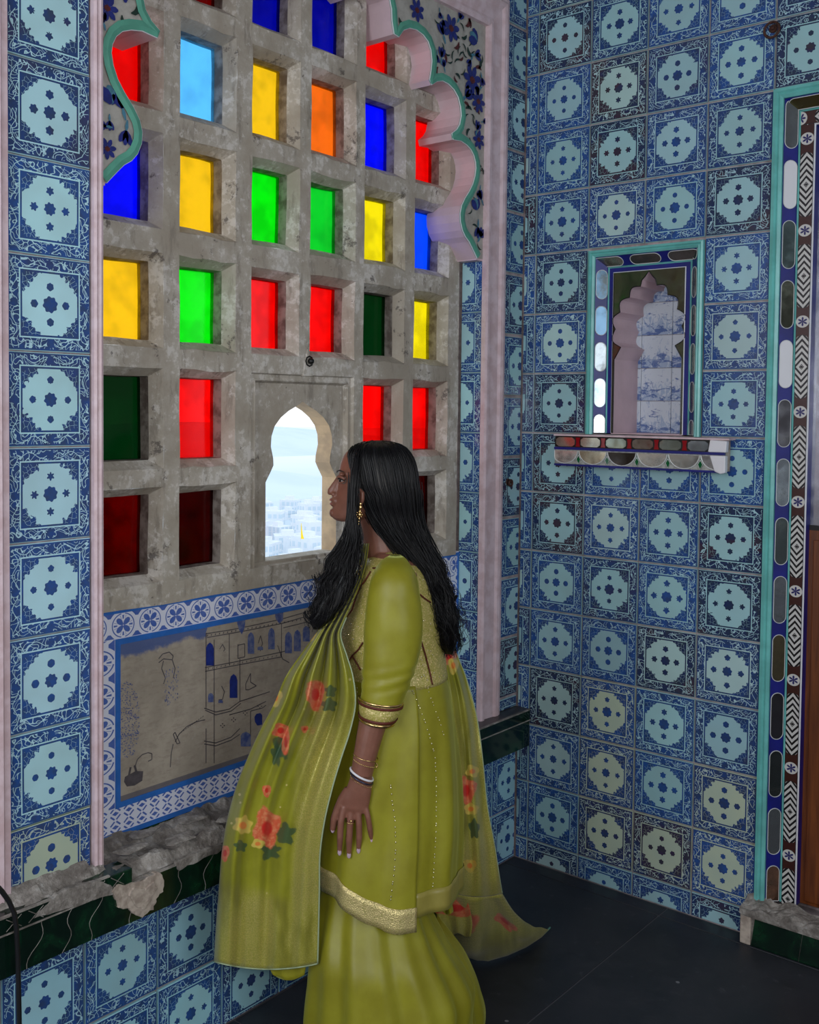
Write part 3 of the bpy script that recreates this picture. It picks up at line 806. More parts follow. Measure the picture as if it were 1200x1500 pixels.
# broken top
s=MB(); NY,NX=220,14
rows_=[]
for i in range(NY+1):
    y=-2.3+i*(2.3-.002)/NY; row=[]
    inside=YL+.004<y<YR-.012
    xbk=-.097 if inside else -.006
    for j in range(NX+1):
        t=j/NX
        smooth=1/(1+math.exp(-(y+.62)/.05))      # the right end is intact dark slate
        edge=.052+.010*noise.noise(Vector((y*14,1.7,0)))*(1-smooth)
        if -1.66<y<-.50: edge-=.004+.018*max(0,noise.noise(Vector((y*5,7,2))))
        x=xbk+(edge-xbk)*t
        h=.5+.018*noise.fractal(Vector((x*16,y*7,1)),1.0,2.0,5)+.008*noise.noise(Vector((x*40,y*28,4)))
        ter=math.floor((h-.45)*90)/90+.45
        z=.548-.030*t+(h*.55+ter*.45-.5)*.9*(1-smooth)
        if t>.86: z-=.018*(t-.86)/.14*(1-smooth)
        if y<-1.72: z+=.022*(1-t)*(1 if y<-1.74 else .3)
        z=z*(1-smooth)+(.5365)*smooth
        row.append(Vector((x,y,max(z,.502))))
    row.append(Vector((row[-1].x-.002,y,.499)))
    rows_.append(row)
s.grid(rows_,flip=True,mi=0)
for k_,f in enumerate(s.f):
    yy=s.v[f[0]].y
    if yy>-.64: s.mi[k_]=1
s.build('broken_mortar_top',[M['rubble'],M['dk_top']],led)
def chunk(name,c,rx,ry,rz,seed,mat,parent):
    s=MB(); s.ell((0,0,0),rx,ry,rz,seg=12,rings=7)
    for i,v in enumerate(s.v):
        d=v.normalized() if v.length>0 else Vector((0,0,1))
        s.v[i]=Vector(c)+v*(1+.45*noise.noise(d*1.7+Vector((seed,seed*2,0))))
    return s.build(name,mat,parent)
for q,(c,r_) in enumerate([((.0,-1.62,.548),(.03,.05,.008)),((.02,-1.50,.540),(.03,.07,.008)),((-.03,-1.42,.552),(.03,.06,.006)),((.01,-1.33,.540),(.03,.05,.008)),((.02,-1.80,.53),(.03,.05,.012)),((.03,-1.68,.528),(.025,.04,.012)),((-.04,-1.56,.553),(.03,.05,.006)),((.03,-.56,.53),(.02,.05,.008)),((.035,-.66,.525),(.02,.06,.01))]):
    chunk('mortar_lump',c,r_[0]*.8,r_[1]*.8,r_[2]*.6,q*3.1,M['rubble'],led)
def patch(name,pxs,x,th,mat):
    q_=[]
    for (a,b_),(c,d) in zip(pxs,pxs[1:]+pxs[:1]):
        for t in (0,.25,.5,.75): q_.append((a+(c-a)*t+R.uniform(-1.3,1.3),b_+(d-b_)*t+R.uniform(-1.3,1.3)))
    pxs=q_
    pts=[hit(a,b_,0,x) for a,b_ in pxs]; s=MB(); s.poly(pts,(-th,0,0)); o=s.build(name,mat,led,bevel=.003); fix(o.data); return o
patch('plaster_patch',[(164,1306),(172,1296),(190,1296),(210,1290),(222,1282),(236,1278),(242,1290),(239,1306),(230,1316),(225,1332),(208,1345),(196,1340),(190,1332),(174,1330),(171,1318)],.0625,.014,M['plasterchip'])
patch('plaster_patch',[(190,1312),(196,1300),(212,1302),(226,1292),(232,1302),(222,1318),(212,1334),(200,1328)],.0665,.012,M['plasterchip'])
patch('plaster_patch',[(50,1345),(66,1328),(84,1310),(110,1298),(150,1290),(166,1300),(166,1312),(130,1320),(90,1335)],.0600,.012,M['rubble'])
patch('mortar_crust',[(258,1262),(290,1248),(325,1236),(326,1246),(290,1262),(262,1276)],.0590,.010,M['rubble'])
dk=MB(); dk.box((-.0975,YL,.500),(-.0830,YR,.5455)); dk.build('dark_tile_upstand',M['marble'],led)

# hanging black cable by the ledge
s=MB(); cpts=[hit(a,b_,0,.075) for a,b_ in [(-30,1285),(-10,1292),(3,1306),(13,1320),(21,1338),(24,1360),(26,1400),(27,1440),(28,1490),(29,1540)]]
s.tube(cpts,.0052,10); o=s.build('power_cable',M['black_cable'],smooth=True); tag(o,'black cable hanging down over the green ledge at the left edge','cable')

# wall hooks
def hook(px,py,ax,label,r_):
    c=hit(px,py,ax,0.0); nrm=Vector((1,0,0)) if ax==0 else Vector((0,-1,0)); sd=Vector((0,1,0)) if ax==0 else Vector((1,0,0))
    e=empty('wall_hook',c); tag(e,label,'hook')
    s=MB(); s.tube([c+nrm*.0+sd*0,c+nrm*.012],.006,8); s.tube([c+nrm*.012+(sd*math.cos(a)+Vector((0,0,1))*math.sin(a))*r_-Vector((0,0,r_*.3)) for a in [i/14*2*PI for i in range(15)]],.004,6,cap=False)
    s.build('iron_ring',M['rust'],e,smooth=True)
    s=MB(); s.tube([c+nrm*.0005,c+nrm*.004],[.013,.011],12); s.build('base_plate',M['rust'],e)
hook(1133,42,1,'rusty iron ring hook on the blue tiles above the turquoise doorway frame',.022)
hook(744,706,0,'small rusty ring hook in the narrow tile strip by the room corner',.010)

# ================================================================== MIRRORED NICHE in the far wall
ni=empty('wall_niche',(.451,0,1.493)); tag(ni,'arched niche in a turquoise frame with mirror strips and small delft scenes inside','niche')
def frame_n(s,x0,x1,z0,z1,y0,i0,y1,i1,bottom=False,mi=0):
    """a three-sided frame strip from outline inset i0 at depth y0 to inset i1 at depth y1"""
    f=lambda y,i:[Vector((x0+i,y,z0)),Vector((x0+i,y,z1-i)),Vector((x1-i,y,z1-i)),Vector((x1-i,y,z0))]
    s.grid([f(y0,i0),f(y1,i1)],flip=False,mi=mi)
def tq_frame(parent,x0,x1,z0,z1,w_):
    s=MB()
    for (ya,ia,yb,ib) in ((.001,0,-.010,.001),(-.010,.001,-.012,w_*.35),(-.012,w_*.35,-.006,w_*.5),(-.006,w_*.5,-.010,w_*.72),(-.010,w_*.72,-.004,w_),(-.004,w_,.004,w_)): frame_n(s,x0,x1,z0,z1,ya,ia,yb,ib)
    return s.build('turquoise_frame',M['turq'],parent)
tq_frame(ni,.256,.650,NZ0+.0,2.093,.022)
def rrect(cx,cz,w_,h,k=6):
    pts=[]
    for a in range(2*k+1): t=PI*a/(2*k); pts.append((cx+w_*math.cos(t),cz+h-w_+w_*math.sin(t)))
    for a in range(2*k+1): t=PI+PI*a/(2*k); pts.append((cx+w_*math.cos(t),cz-h+w_+w_*math.sin(t)))
    return pts
# bevelled strip of mirror pieces on cobalt
def bevel_strip(parent,A,B,inn,dep,wid,pitch,tints,first=.5,mirror_len=.8):
    """A->B outer edge at the wall face; inn: inward unit; dep: depth direction amount; wid: inward run"""
    A,B=Vector(A),Vector(B); L_=(B-A).length; U=(B-A)/L_; V=Vector(inn)*wid+Vector((0,dep,0)); V_l=V.length; Vn=V/V_l
    N=U.cross(Vn).normalized()
    if N.y>0: N=-N
    s=MB(); s.poly([A,B,B+V,A+V],(-N*.006)); o=s.build('cobalt_strip',M['cobalt'],parent); fix(o.data)
    q=0; t=-pitch*(1-first); k=0
    while t<L_:
        c0=t+pitch/2; h=pitch*mirror_len/2; lo,hi=max(c0-h,.0),min(c0+h,L_)
        if hi-lo>.02:
            pts=rrect(0,c0,V_l*.44,h)
            pts=[(u_,min(max(z_,.001),L_-.001)) for u_,z_ in pts]
            P_=[A+U*z_+Vn*(V_l/2+u_)+N*.0018 for u_,z_ in pts]
            s=MB(); s.poly(P_,-N*.0015); tn_=tints[k%len(tints)]; o=s.build('mirror_piece',M['white'] if tn_[0]>.9 else M['mirror'],parent); fix(o.data)  # palest pieces are painted white to imitate a bright reflection
            o.color=(*tn_,1)
            s=MB(); s.tube(P_+[P_[0]],.0012,5,cap=False); s.build('mirror_rim',M['whitebead'],o)
        t+=pitch; k+=1
x0,x1,z1n=.278,.628,2.071
tn=[(.80,.80,.8),(.30,.38,.46),(.24,.26,.27),(.07,.12,.17),(.06,.10,.14)]
bevel_strip(ni,(x0,.002,1.497),(x0,.002,z1n),(1,0,0),.030,.030,.118,tn,first=.62)
bevel_strip(ni,(x1,.002,1.497),(x1,.002,z1n),(-1,0,0),.030,.030,.118,[(.25,.26,.24),(.2,.2,.2),(.3,.36,.3)],first=.5)
bevel_strip(ni,(x0,.002,z1n),(x1,.002,z1n),(0,0,-1),.030,.030,.130,[(.5,.45,.35),(.18,.17,.15),(.2,.2,.18)],first=.8)
s=MB(); 
frame_n(s,x0,x1,1.497,z1n,.031,.030,.027,.033); frame_n(s,x0,x1,1.497,z1n,.027,.033,.031,.036); s.build('inner_turquoise_bead',M['turq'],ni)
s=MB(); frame_n(s,x0,x1,1.497,z1n,.031,.036,.031,.050); s.build('cobalt_frame',M['cobalt'],ni)
s=MB(); frame_n(s,x0,x1,1.497,z1n,.030,.0495,.028,.052); s.build('lilac_bead',M['white'],ni)
# cusped arch plate
ax0,ax1,az0,az1=x0+.052,x1-.052,1.497,z1n-.052
hw=(ax1-ax0)/2-.006; acx=(ax0+ax1)/2
def lobes():
    pts=[(hw,0),(hw,.245),(hw*.96,.252)]
    seq=[((hw*.78,.275),(hw*.98,.335),5),((hw*.86,.335),(hw*.92,.400),5),((hw*.78,.400),(hw*.62,.452),5),((hw*.55,.448),(hw*.26,.485),5)]
    pts+= [(hw*.80,.285)]
    anchors=[(hw*.80,.285),(hw*.98,.345),(hw*.84,.400),(hw*.56,.447),(hw*.24,.480)]
    for a,b_ in zip(anchors,anchors[1:]):
        mx_,mz=(a[0]+b_[0])/2,(a[1]+b_[1])/2; dx,dz=b_[0]-a[0],b_[1]-a[1]; l=math.hypot(dx,dz)
        nx,nz_=dz/l,-dx/l
        for q in range(1,8):
            t=q/7; bul=math.sin(PI*t)*l*.34
            pts.append((a[0]+dx*t+nx*bul,a[1]+dz*t+nz_*bul))
    pts+= [(hw*.20,.500),(hw*.10,.512),(0,.528)]
    return pts
lp=[(x,z*.985) for x,z in lobes()]; ar=[(acx-x,az0+z) for x,z in lp]+[(acx+x,az0+z) for x,z in lp[::-1][1:]]
k=len(ar); s=MB()
def outn(i):
    if i<=26: return (ax0,az0+(az1-az0)*min(1,ar[i][1]-az0 and (ar[i][1]-az0)/(lp[26][1])))
    if i>=k-27: j=k-1-i; return (ax1,az0+(az1-az0)*min(1,(ar[i][1]-az0)/(lp[26][1])))
    q=(i-26)/(k-1-52); return (ax0+(ax1-ax0)*q,az1)
ng=ar+[(ax1,az0),(ax1,az1),(ax0,az1),(ax0,az0)]; s.v=[Vector((a_,.0310,b_)) for a_,b_ in ng]; s.face(range(len(ng)))
o=s.build('mirror_spandrel',M['mirror'],ni); o.color=(.17,.17,.13,1)
s=MB(); s.tube([Vector((x,.030,z)) for x,z in ar],.0016,5); s.build('arch_outline',M['iron'],ni)
s=MB(); s.grid([[Vector((x,.031,z)) for x,z in ar],[Vector((x,.10,z)) for x,z in ar],[Vector((x,.200,z)) for x,z in ar]]); s.build('arch_reveal',M['pink'],ni)
s=MB(); s.box((ax0,.029,az0-.002),(ax1,.205,az0+.001)); s.build('niche_sill',M['pink'],ni)
s=MB(); s.box((NX0+.02,.206,1.49),(NX1-.02,.259,2.10)); s.build('niche_back',M['grout'],ni)
# delft scenes on the niche back
mm,bb=newmat('delft_scene_glaze'); vv=coord(); x_,y_,z_=xyz(vv)
oi=X.nt.nodes.new('ShaderNodeObjectInfo'); rn=X(oi.outputs['Random'])
q1=nz(vec(x_*1+rn*9,y_,z_*2.2+rn*5),26,5,.7,.6); q2=nz(vec(x_*2.5+rn*3,rn*4,z_),34,4,.65,1.2); 
low=sst(z_,.035,-.045); figs=sst(q1+low*.13,.60,.68); wash=sst(q2+low*.2,.58,.70)*.6
c_=mixc(wash,(.62,.68,.76),(.22,.34,.56)); c_=mixc(figs*.8,c_,(.04,.10,.34))
put(bb,'Base Color',c_); put(bb,'Roughness',.15)
xg=[.33,.450,.575]; zg=[1.495,1.605,1.715,1.825,1.935,2.045]
xg=[.238,.348,.458,.568,.678]
for i in range(4):
    for j in range(5):
        c=Vector(((xg[i]+xg[i+1])/2,.206,(zg[j]+zg[j+1])/2)); s=MB(); hx,hz=.0542,.0542
        for y,i_ in ((0,0),(-.005,0),(-.006,.0015)):
            for a,b_ in ((-1,-1),(1,-1),(1,1),(-1,1)): s.v.append(c+Vector((a*(hx-i_),y,b_*(hz-i_))))
        for L_ in (0,4):
            for q in range(4): s.face((L_+q,L_+(q+1)%4,L_+4+(q+1)%4,L_+4+q))
        s.face((8,9,10,11))
        me=s.mesh('t',c); o=link('picture_tile',me,mm,ni); o.location=c-local(ni)

# ================================================================== SHELF of mirror mosaic under the niche
sh=empty('mirror_shelf',(.46,0,1.39)); tag(sh,'narrow mirror mosaic shelf with red glass squares fixed below the niche','shelf')
sx0,sx1=.166,.748; D0=-.048
s=MB(); s.box((sx0+.004,D0+.004,1.392),(sx1-.004,-.0005,1.486)); s.build('shelf_body',M['plasterchip'],sh)
s=MB(); s.box((sx0-.004,D0-.004,1.486),(sx1+.012,.0,1.4915)); s.build('shelf_top',M['pink_worn'],sh,bevel=.001)
s=MB(); s.box((sx0,D0-.001,1.450),(sx1-.05,D0+.004,1.486)); s.build('dark_strip',M['iron'],sh)
tt=[(.5,.5,.42),(.75,.74,.62),(.40,.45,.38),(.30,.25,.22),(.36,.42,.38),(.55,.62,.66)]
for q in range(6):
    xa_=sx0+.006+q*.092; xb__=min(xa_+.070,sx1-.052)
    if xb__-xa_<.02: continue
    pts=[(xa_+.010,1.482),(xb__-.010,1.482),(xb__,1.475),(xb__,1.459),(xb__-.010,1.452),(xa_+.010,1.452),(xa_,1.459),(xa_,1.475)]
    s=MB(); s.poly([Vector((x,D0-.0035,z)) for x,z in pts],(0,.0025,0)); o=s.build('mirror_piece',M['mirror'],sh); fix(o.data); o.color=(*tt[q],1)
    if q<5 and xb__+.02<sx1-.05:
        s=MB(); s.poly([Vector((x,D0-.0030,z)) for x,z in ((xb__+.003,1.482),(xb__+.019,1.482),(xb__+.016,1.467),(xb__+.019,1.452),(xb__+.003,1.452),(xb__+.006,1.467))],(0,.0022,0)); o=s.build('red_glass_square',M['rubyred'],sh); fix(o.data)
s=MB(); s.box((sx0,D0-.006,1.4415),(sx1,D0+.004,1.4495)); s.box((sx0,D0-.004,1.388),(sx1,D0+.004,1.3945)); s.build('cobalt_line',M['cobalt'],sh)
s=MB(); s.box((sx0,D0-.001,1.394),(sx1,D0+.004,1.442)); s.build('lower_band',plain('silvered_plaster',(.42,.43,.40),.4,0,.4,80),sh)
for q in range(6):
    c=sx0+.038+q*.104; w_=.050
    pts=[]
    for a in range(13):
        t=-PI*.02-PI*.96*a/12; pts.append((c+w_*math.cos(t),1.4405+.0445*math.sin(t)))
    pts=[(min(max(x,sx0+.001),sx1-.001),z) for x,z in pts]
    P_=[Vector((x,D0-.0035,z)) for x,z in pts]
    s=MB(); s.poly(P_,(0,.0025,0)); o=s.build('mirror_piece',M['mirror'],sh); fix(o.data); o.color=(*[(.9,.86,.82),(.5,.42,.3),(.05,.04,.035),(.85,.82,.76),(.75,.75,.70),(.9,.9,.9)][q],1)
    s=MB(); s.tube(P_,.0017,5); s.build('mirror_rim',M['whitebead'],o)
    if q<5:
        d=c+.052; s=MB(); s.poly([Vector((x,D0-.0025,z)) for x,z in ((d,1.428),(d+.010,1.411),(d,1.396),(d-.010,1.411))],(0,.0015,0)); o=s.build('green_glass_diamond',M['emerald'],sh); fix(o.data)
        s=MB(); s.tube([Vector((x,D0-.0025,z)) for x,z in ((d,1.425),(d+.008,1.411),(d,1.397),(d-.008,1.411),(d,1.425))],.0012,4); s.build('diamond_rim',M['whitebead'],sh)
chunkpts=[(sx1-.052,1.4495),(sx1+.004,1.4495),(sx1+.006,1.484),(sx1-.046,1.486)]
s=MB(); s.poly([Vector((x,D0-.006,z)) for x,z in chunkpts],(0,.02,0)); o=s.build('plaster_repair',M['white'],sh,bevel=.003); fix(o.data)
s=MB(); s.poly([Vector((x,D0-.007,z)) for x,z in ((sx1-.046,1.440),(sx1+.003,1.440),(sx1+.003,1.389),(sx1-.012,1.385),(sx1-.03,1.392))],(0,.02,0)); o=s.build('plaster_repair',M['white'],sh,bevel=.003); fix(o.data)

# ================================================================== DOORWAY with mirror and inlay strips
dr=empty('door_1',(1.3,0,.1)); stru(dr)
DX1=1.75
tq_frame(dr,DX0,DX1,.118,DZ1,.029)
bevel_strip(dr,(DX0+.030,.003,.118),(DX0+.030,.003,DZ1-.030),(1,0,0),.030,.031,.1728,[(.45,.25,.17),(.35,.38,.40),(.10,.12,.12),(.10,.10,.11),(.2,.17,.1),(.3,.33,.36),(.16,.20,.20),(.40,.46,.50),(.20,.20,.22),(.93,.93,.95),(.12,.13,.10),(.16,.22,.22),(.93,.93,.95),(.32,.36,.38)],first=.72)
bevel_strip(dr,(DX1-.030,.003,.118),(DX1-.030,.003,DZ1-.030),(-1,0,0),.030,.031,.1755,[(.5,.55,.6),(.3,.3,.3)])
bevel_strip(dr,(DX0+.030,.003,DZ1-.030),(DX1-.030,.003,DZ1-.030),(0,0,-1),.030,.031,.19,[(.35,.26,.12),(.3,.3,.3)],first=1.0,mirror_len=.92)
x0,x1=DX0+.030,DX1-.030; zt=DZ1-.030
s=MB(); frame_n(s,x0,x1,.118,zt,.033,.031,.028,.034); frame_n(s,x0,x1,.118,zt,.028,.034,.033,.037); s.build('inner_turquoise_bead',M['turq'],dr)
# black and white inlay strip
m_,b=newmat('bone_and_ebony_inlay'); uvn=X.nt.nodes.new('ShaderNodeUVMap'); s__,t_,_=xyz(uvn.outputs[0])
p=fr(s__/.262); d=(p-.5)*.262; flo=(ab(p-.5)>.40)*1.0
dc=(.5-ab(p-.5))*.262      # distance to medallion centre in metres
tm=t_*.0175
rmed=hyp(dc,tm); th=at2(dc,tm)
med=(rmed<.0175)*1.0; fl6=(rmed<.013)*(ab(sn(th*3))*.012+.0015>rmed)
ad=ab(d); loz=(hyp(mx(ad-.076,0.0),tm)<.0165)*1.0
che=fr((ad+ab(tm)*1.25)/.0185)<.46
che=mx(che*1.0,0.0)*(1-((ad+ab(tm)*1.3)<.006))
dot=((ad+ab(tm))<.0045)*1.0
wht=loz*(1-mx(che,dot)); ivory=(.56,.54,.52)
c_=mixc((ab(t_)>.93)*1.0,(.045,.012,.010),(.006,.006,.012)); c_=mixc(loz,c_,(.010,.009,.012)); c_=mixc(wht,c_,ivory); c_=mixc(med,c_,ivory); c_=mixc(fl6,c_,(.02,.02,.12))
put(b,'Base Color',c_); put(b,'Roughness',.25); INL=m_
def uvstrip(name,A,B,V,mat,parent):
    A,B,V=Vector(A),Vector(B),Vector(V); L_=(B-A).length
    s=MB(); s.grid([[A,B],[A+V,B+V]],uvs=[[(0,-1),(L_,-1)],[(0,1),(L_,1)]]); o=s.build(name,mat,parent); return o
yi=.033
uvstrip('inlay_strip',(x0+.037,yi,.0),(x0+.037,yi,zt-.075),(.038,0,0),INL,dr)
uvstrip('inlay_strip',(x1-.037,yi,.118),(x1-.037,yi,zt-.075),(-.038,0,0),INL,dr)
uvstrip('inlay_strip',(x0+.037,yi,zt-.037),(x1-.037,yi,zt-.037),(0,0,-.038),INL,dr)
s=MB(); frame_n(s,x0,x1,.118,zt,.033,.075,.030,.077); frame_n(s,x0,x1,.118,zt,.030,.077,.034,.080); s.build('white_bead',M['white'],dr)
s=MB(); frame_n(s,x0,x1,.118,zt,.034,.080,.075,.082); s.build('inner_reveal',M['cobalt'],dr)
s=MB(); s.box((x0+.075,.062,.118),(x1-.075,.10,1.235)); 
s.build('wood_panel',M['wood'],dr,bevel=.002)
for q in range(5):
    s=MB(); a=x0+.095+q*.125; s.box((a,.054,.13),(a+.105,.062,1.20)); s.build('wood_board',M['wood'],dr,bevel=.003)
s=MB(); s.box((x0+.075,.066,1.235),(x1-.075,.10,zt-.075)); o=s.build('upper_mirror',M['mirror'],dr); o.color=(.42,.44,.50,1)
s=MB(); s.box((x0+.075,.060,1.228),(x1-.075,.066,1.243)); s.build('mid_rail',M['iron'],dr)

st=empty('doorway_step',(1.3,-.05,.1)); tag(st,'low step with broken mortar top and green marble front below the doorway','step')
s=MB(); s.box((.835,-.052,-.005),(1.79,.03,.10)); s.build('step_core',M['rubble'],st)
xs2=[.862,1.0,1.16,1.34,1.55,1.79]
for a,b_ in zip(xs2,xs2[1:]):
    s=MB(); s.poly([Vector((a+.001,-.058,.002)),Vector((b_-.001,-.058,.002)),Vector((b_-.001+.01,-.058,.083)),Vector((a+.001+.01,-.058,.083))],(0,.006,0)); o=s.build('marble_piece',M['marble'],st); fix(o.data)
s=MB(); s.box((.833,-.060,.085),(1.79,-.05,.092)); s.build('step_edge_line',M['rubble'],st)
s=MB(); rows_=[]
for i in range(90):
    x=.828+i*.96/89; row=[]
    for j in range(14):
        t=j/13; y=-.062+t*.075
        z=.104+.020*noise.fractal(Vector((x*14,y*14,5)),1,2,4)+.014*t+.022*max(0,1-abs(x-.85)/.05)*t
        row.append(Vector((x,y,max(z,.094))))
    rows_.append([Vector((x,-.062,.09))]+row)
s.grid(rows_); s.build('broken_mortar_top',M['rubble'],st)
s=MB(); s.box((.829,-.0595,.0),(.8615,.0,.10)); s.build('plaster_end',M['plasterchip'],st,bevel=.004)

# ================================================================== OUTSIDE: city far below, its haze painted into the colours
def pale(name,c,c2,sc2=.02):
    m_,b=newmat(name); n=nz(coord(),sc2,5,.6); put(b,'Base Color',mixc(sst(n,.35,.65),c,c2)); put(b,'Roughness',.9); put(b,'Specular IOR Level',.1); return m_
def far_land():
    m_,b=newmat('haze_painted_plain'); v=coord(); x_,y_,z_=xyz(v); d=hyp(x_,y_)+nz(v,.004,4)*500
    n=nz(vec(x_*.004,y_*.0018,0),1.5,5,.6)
    c=mixc(sst(d,900.0,1900.0),(.72,.80,.87),(.96,.98,1.0)); c=mixc(sst(n,.45,.7)*.15,c,(.66,.78,.92)); put(b,'Base Color',c); put(b,'Roughness',1.0); return m_  # distance haze is painted: the colour whitens further out
LAND=far_land(); HILL=pale('haze_painted_hill',(.80,.88,.96),(.74,.83,.93),.01); HOUSE=pale('haze_paled_white_house',(.92,.93,.95),(.86,.88,.92),.1); HWIN=plain('distant_window',(.70,.79,.86),.8)  # haze painted in: hills, white houses and their windows are paled
HRED=plain('pale_pink_house',(.95,.80,.82),.9); TREE=pale('haze_painted_trees',(.74,.86,.92),(.64,.78,.85),.05)  # tree colour paled to imitate haze
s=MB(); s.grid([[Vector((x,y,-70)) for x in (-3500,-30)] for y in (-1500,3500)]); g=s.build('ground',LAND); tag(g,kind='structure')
def hill(label,c,rx,ry,h,seed,mat):
    rows_=[]
    for i in range(25):
        row=[]
        for j in range(37):
            a=2*PI*j/36; q=i/24
            z=h*(math.cos(q*PI)*.5+.5)*(1+.25*noise.noise(Vector((math.cos(a)*2,math.sin(a)*2,seed+q*2))))
            row.append(Vector((c[0]+math.cos(a)*rx*q,c[1]+math.sin(a)*ry*q,c[2]+z)))
        rows_.append(row)
    s=MB(); s.grid(rows_); o=s.build('hill',mat,smooth=True); tag(o,label,'hill')
Q=lambda px,py,D: P(px,py,D)
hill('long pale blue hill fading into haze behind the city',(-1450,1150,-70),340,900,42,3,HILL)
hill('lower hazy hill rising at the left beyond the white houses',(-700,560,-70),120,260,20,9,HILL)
rb=random.Random(11); nb_=0
placed=[]
for i in range(900):
    px=rb.uniform(355,505); py=rb.uniform(752,855)
    d=ray(px,py); t=(-70-CAM.z)/d.z
    if t<0: continue
    c=CAM+d*t
    if t>900 or t<380: continue
    w_,dp,h=rb.uniform(8,15),rb.uniform(8,14),rb.uniform(5,13)
    if any((c-q).length<r_+max(w_,dp)*.72 for q,r_ in placed): continue
    placed.append((c,max(w_,dp)*.72))
    s=MB(); Mx=Matrix.Translation(c)@Matrix.Rotation(rb.uniform(0,1.5),4,'Z')
    s.box((-w_/2,-dp/2,0),(w_/2,dp/2,h),0,Mx); s.box((-w_/4,-dp/4,h),(w_/6,dp/5,h+2.4),0,Mx)
    for q in range(3):
        for r_ in range(2):
            for sg in (-1,1):
                s.box((-w_/2+2+q*w_/3.2,sg*dp/2-.1,h*.25+r_*h*.38),(-w_/2+4.0+q*w_/3.2,sg*dp/2+.1,h*.25+r_*h*.38+2.4),1,Mx)
                s.box((sg*w_/2-.06,-dp/2+2+q*dp/3.2,h*.25+r_*h*.38),(sg*w_/2+.06,-dp/2+4.0+q*dp/3.2,h*.25+r_*h*.38+2.4),1,Mx)
    o=s.build('house',[HRED if rb.random()<.12 else HOUSE,HWIN]); tag(o,'small pale white house in the bright hazy city outside the window','house','houses of the hazy city'); nb_+=1
    if nb_>=140: break
YEL=plain('yellow_pennant',(1,.72,.02),.7); POLE=plain('pale_pole',(.6,.6,.55),.6)
def pennant(px,py,D,h,w_,label):
    c=P(px,py,D); e=empty('pennant',c); tag(e,label,'flag')
    s=MB(); s.tube([c-Vector((0,0,h*3.2)),c+Vector((0,0,h*1.05))],.025*h/2,6); s.build('pole',POLE,e)
    s=MB(); A=c+Vector((0,0,h)); pts=[A,c+rt*w_*.5-Vector((0,0,h*.1)),c+rt*w_-Vector((0,0,h*.9)),c-Vector((0,0,h))]
    s.grid([[A,A+rt*w_*.12],[c+Vector((0,0,h*.3)),c+rt*w_*.35+fw*w_*.1+Vector((0,0,h*.2))],[c-Vector((0,0,h*.4)),c+rt*w_*.6-fw*w_*.1-Vector((0,0,h*.4))],[c-Vector((0,0,h)),c+rt*w_-Vector((0,0,h))]])
    s.build('cloth',YEL,e,solid=.02)
pennant(379,795,40,.85,.32,'tall yellow pennant outside at the lower left corner of the small arched window')
pennant(441,778,60,.45,.18,'tiny yellow pennant far outside in the middle of the small arched window')

# ================================================================== THE WOMAN
pe=empty('person',(.40,-1.12,0)); tag(pe,'woman with long black hair in a lime green gold-trimmed dress looking out of the window','person')
fh=Vector((fw.x,fw.y,0)).normalized()
def interp(tab,py):
    if py<=tab[0][0]: return tab[0][1:]
    for a,b_ in zip(tab,tab[1:]):
        if py<=b_[0]:
            t=(py-a[0])/(b_[0]-a[0]); 
            return tuple(a[k]+(b_[k]-a[k])*t for k in range(1,len(a)))
    return tab[-1][1:]
def smooth_tab(tab,step=6):
    """Catmull-Rom resampling so that outlines run smoothly"""
    out=[]; n_=len(tab); py=tab[0][0]
    while py<tab[-1][0]:
        i=max(k for k in range(n_-1) if tab[k][0]<=py)
        p0,p1,p2,p3=tab[max(i-1,0)],tab[i],tab[i+1],tab[min(i+2,n_-1)]
        t=(py-p1[0])/(p2[0]-p1[0]); row=[py]
        for k in range(1,len(p1)):
            m1=(p2[k]-p0[k])/(p2[0]-p0[0] or 1)*(p2[0]-p1[0]); m2=(p3[k]-p1[k])/(p3[0]-p1[0] or 1)*(p2[0]-p1[0])
            row.append((2*t**3-3*t*t+1)*p1[k]+(t**3-2*t*t+t)*m1+(-2*t**3+3*t*t)*p2[k]+(t**3-t*t)*m2)
        out.append(tuple(row)); py+=step
    out.append(tuple(tab[-1])); return out
def rpt(tab,py,th,pw=1.0,grow=0,fold=None):
    L,Rr,D,hd=interp(tab,py)[:4]
    c=P((L+Rr)/2,py,D); hw_=(Rr-L)/2/FPX*D
    cx,sy=math.cos(th),math.sin(th)
    if pw!=1: cx=math.copysign(abs(cx)**pw,cx); sy=math.copysign(abs(sy)**pw,sy)
    q=1+(fold(py,th) if fold else 0)
    return c+rt*(cx*(hw_*q+grow))+fh*(sy*(hd*q+grow))
def surf(tab,px,py,off_=0.0):
    L,Rr,D,hd=interp(tab,py)[:4]; c=max(-1,min(1,(px-(L+Rr)/2)/((Rr-L)/2)))
    return P(px,py,D-hd*math.sqrt(1-c*c)-off_)
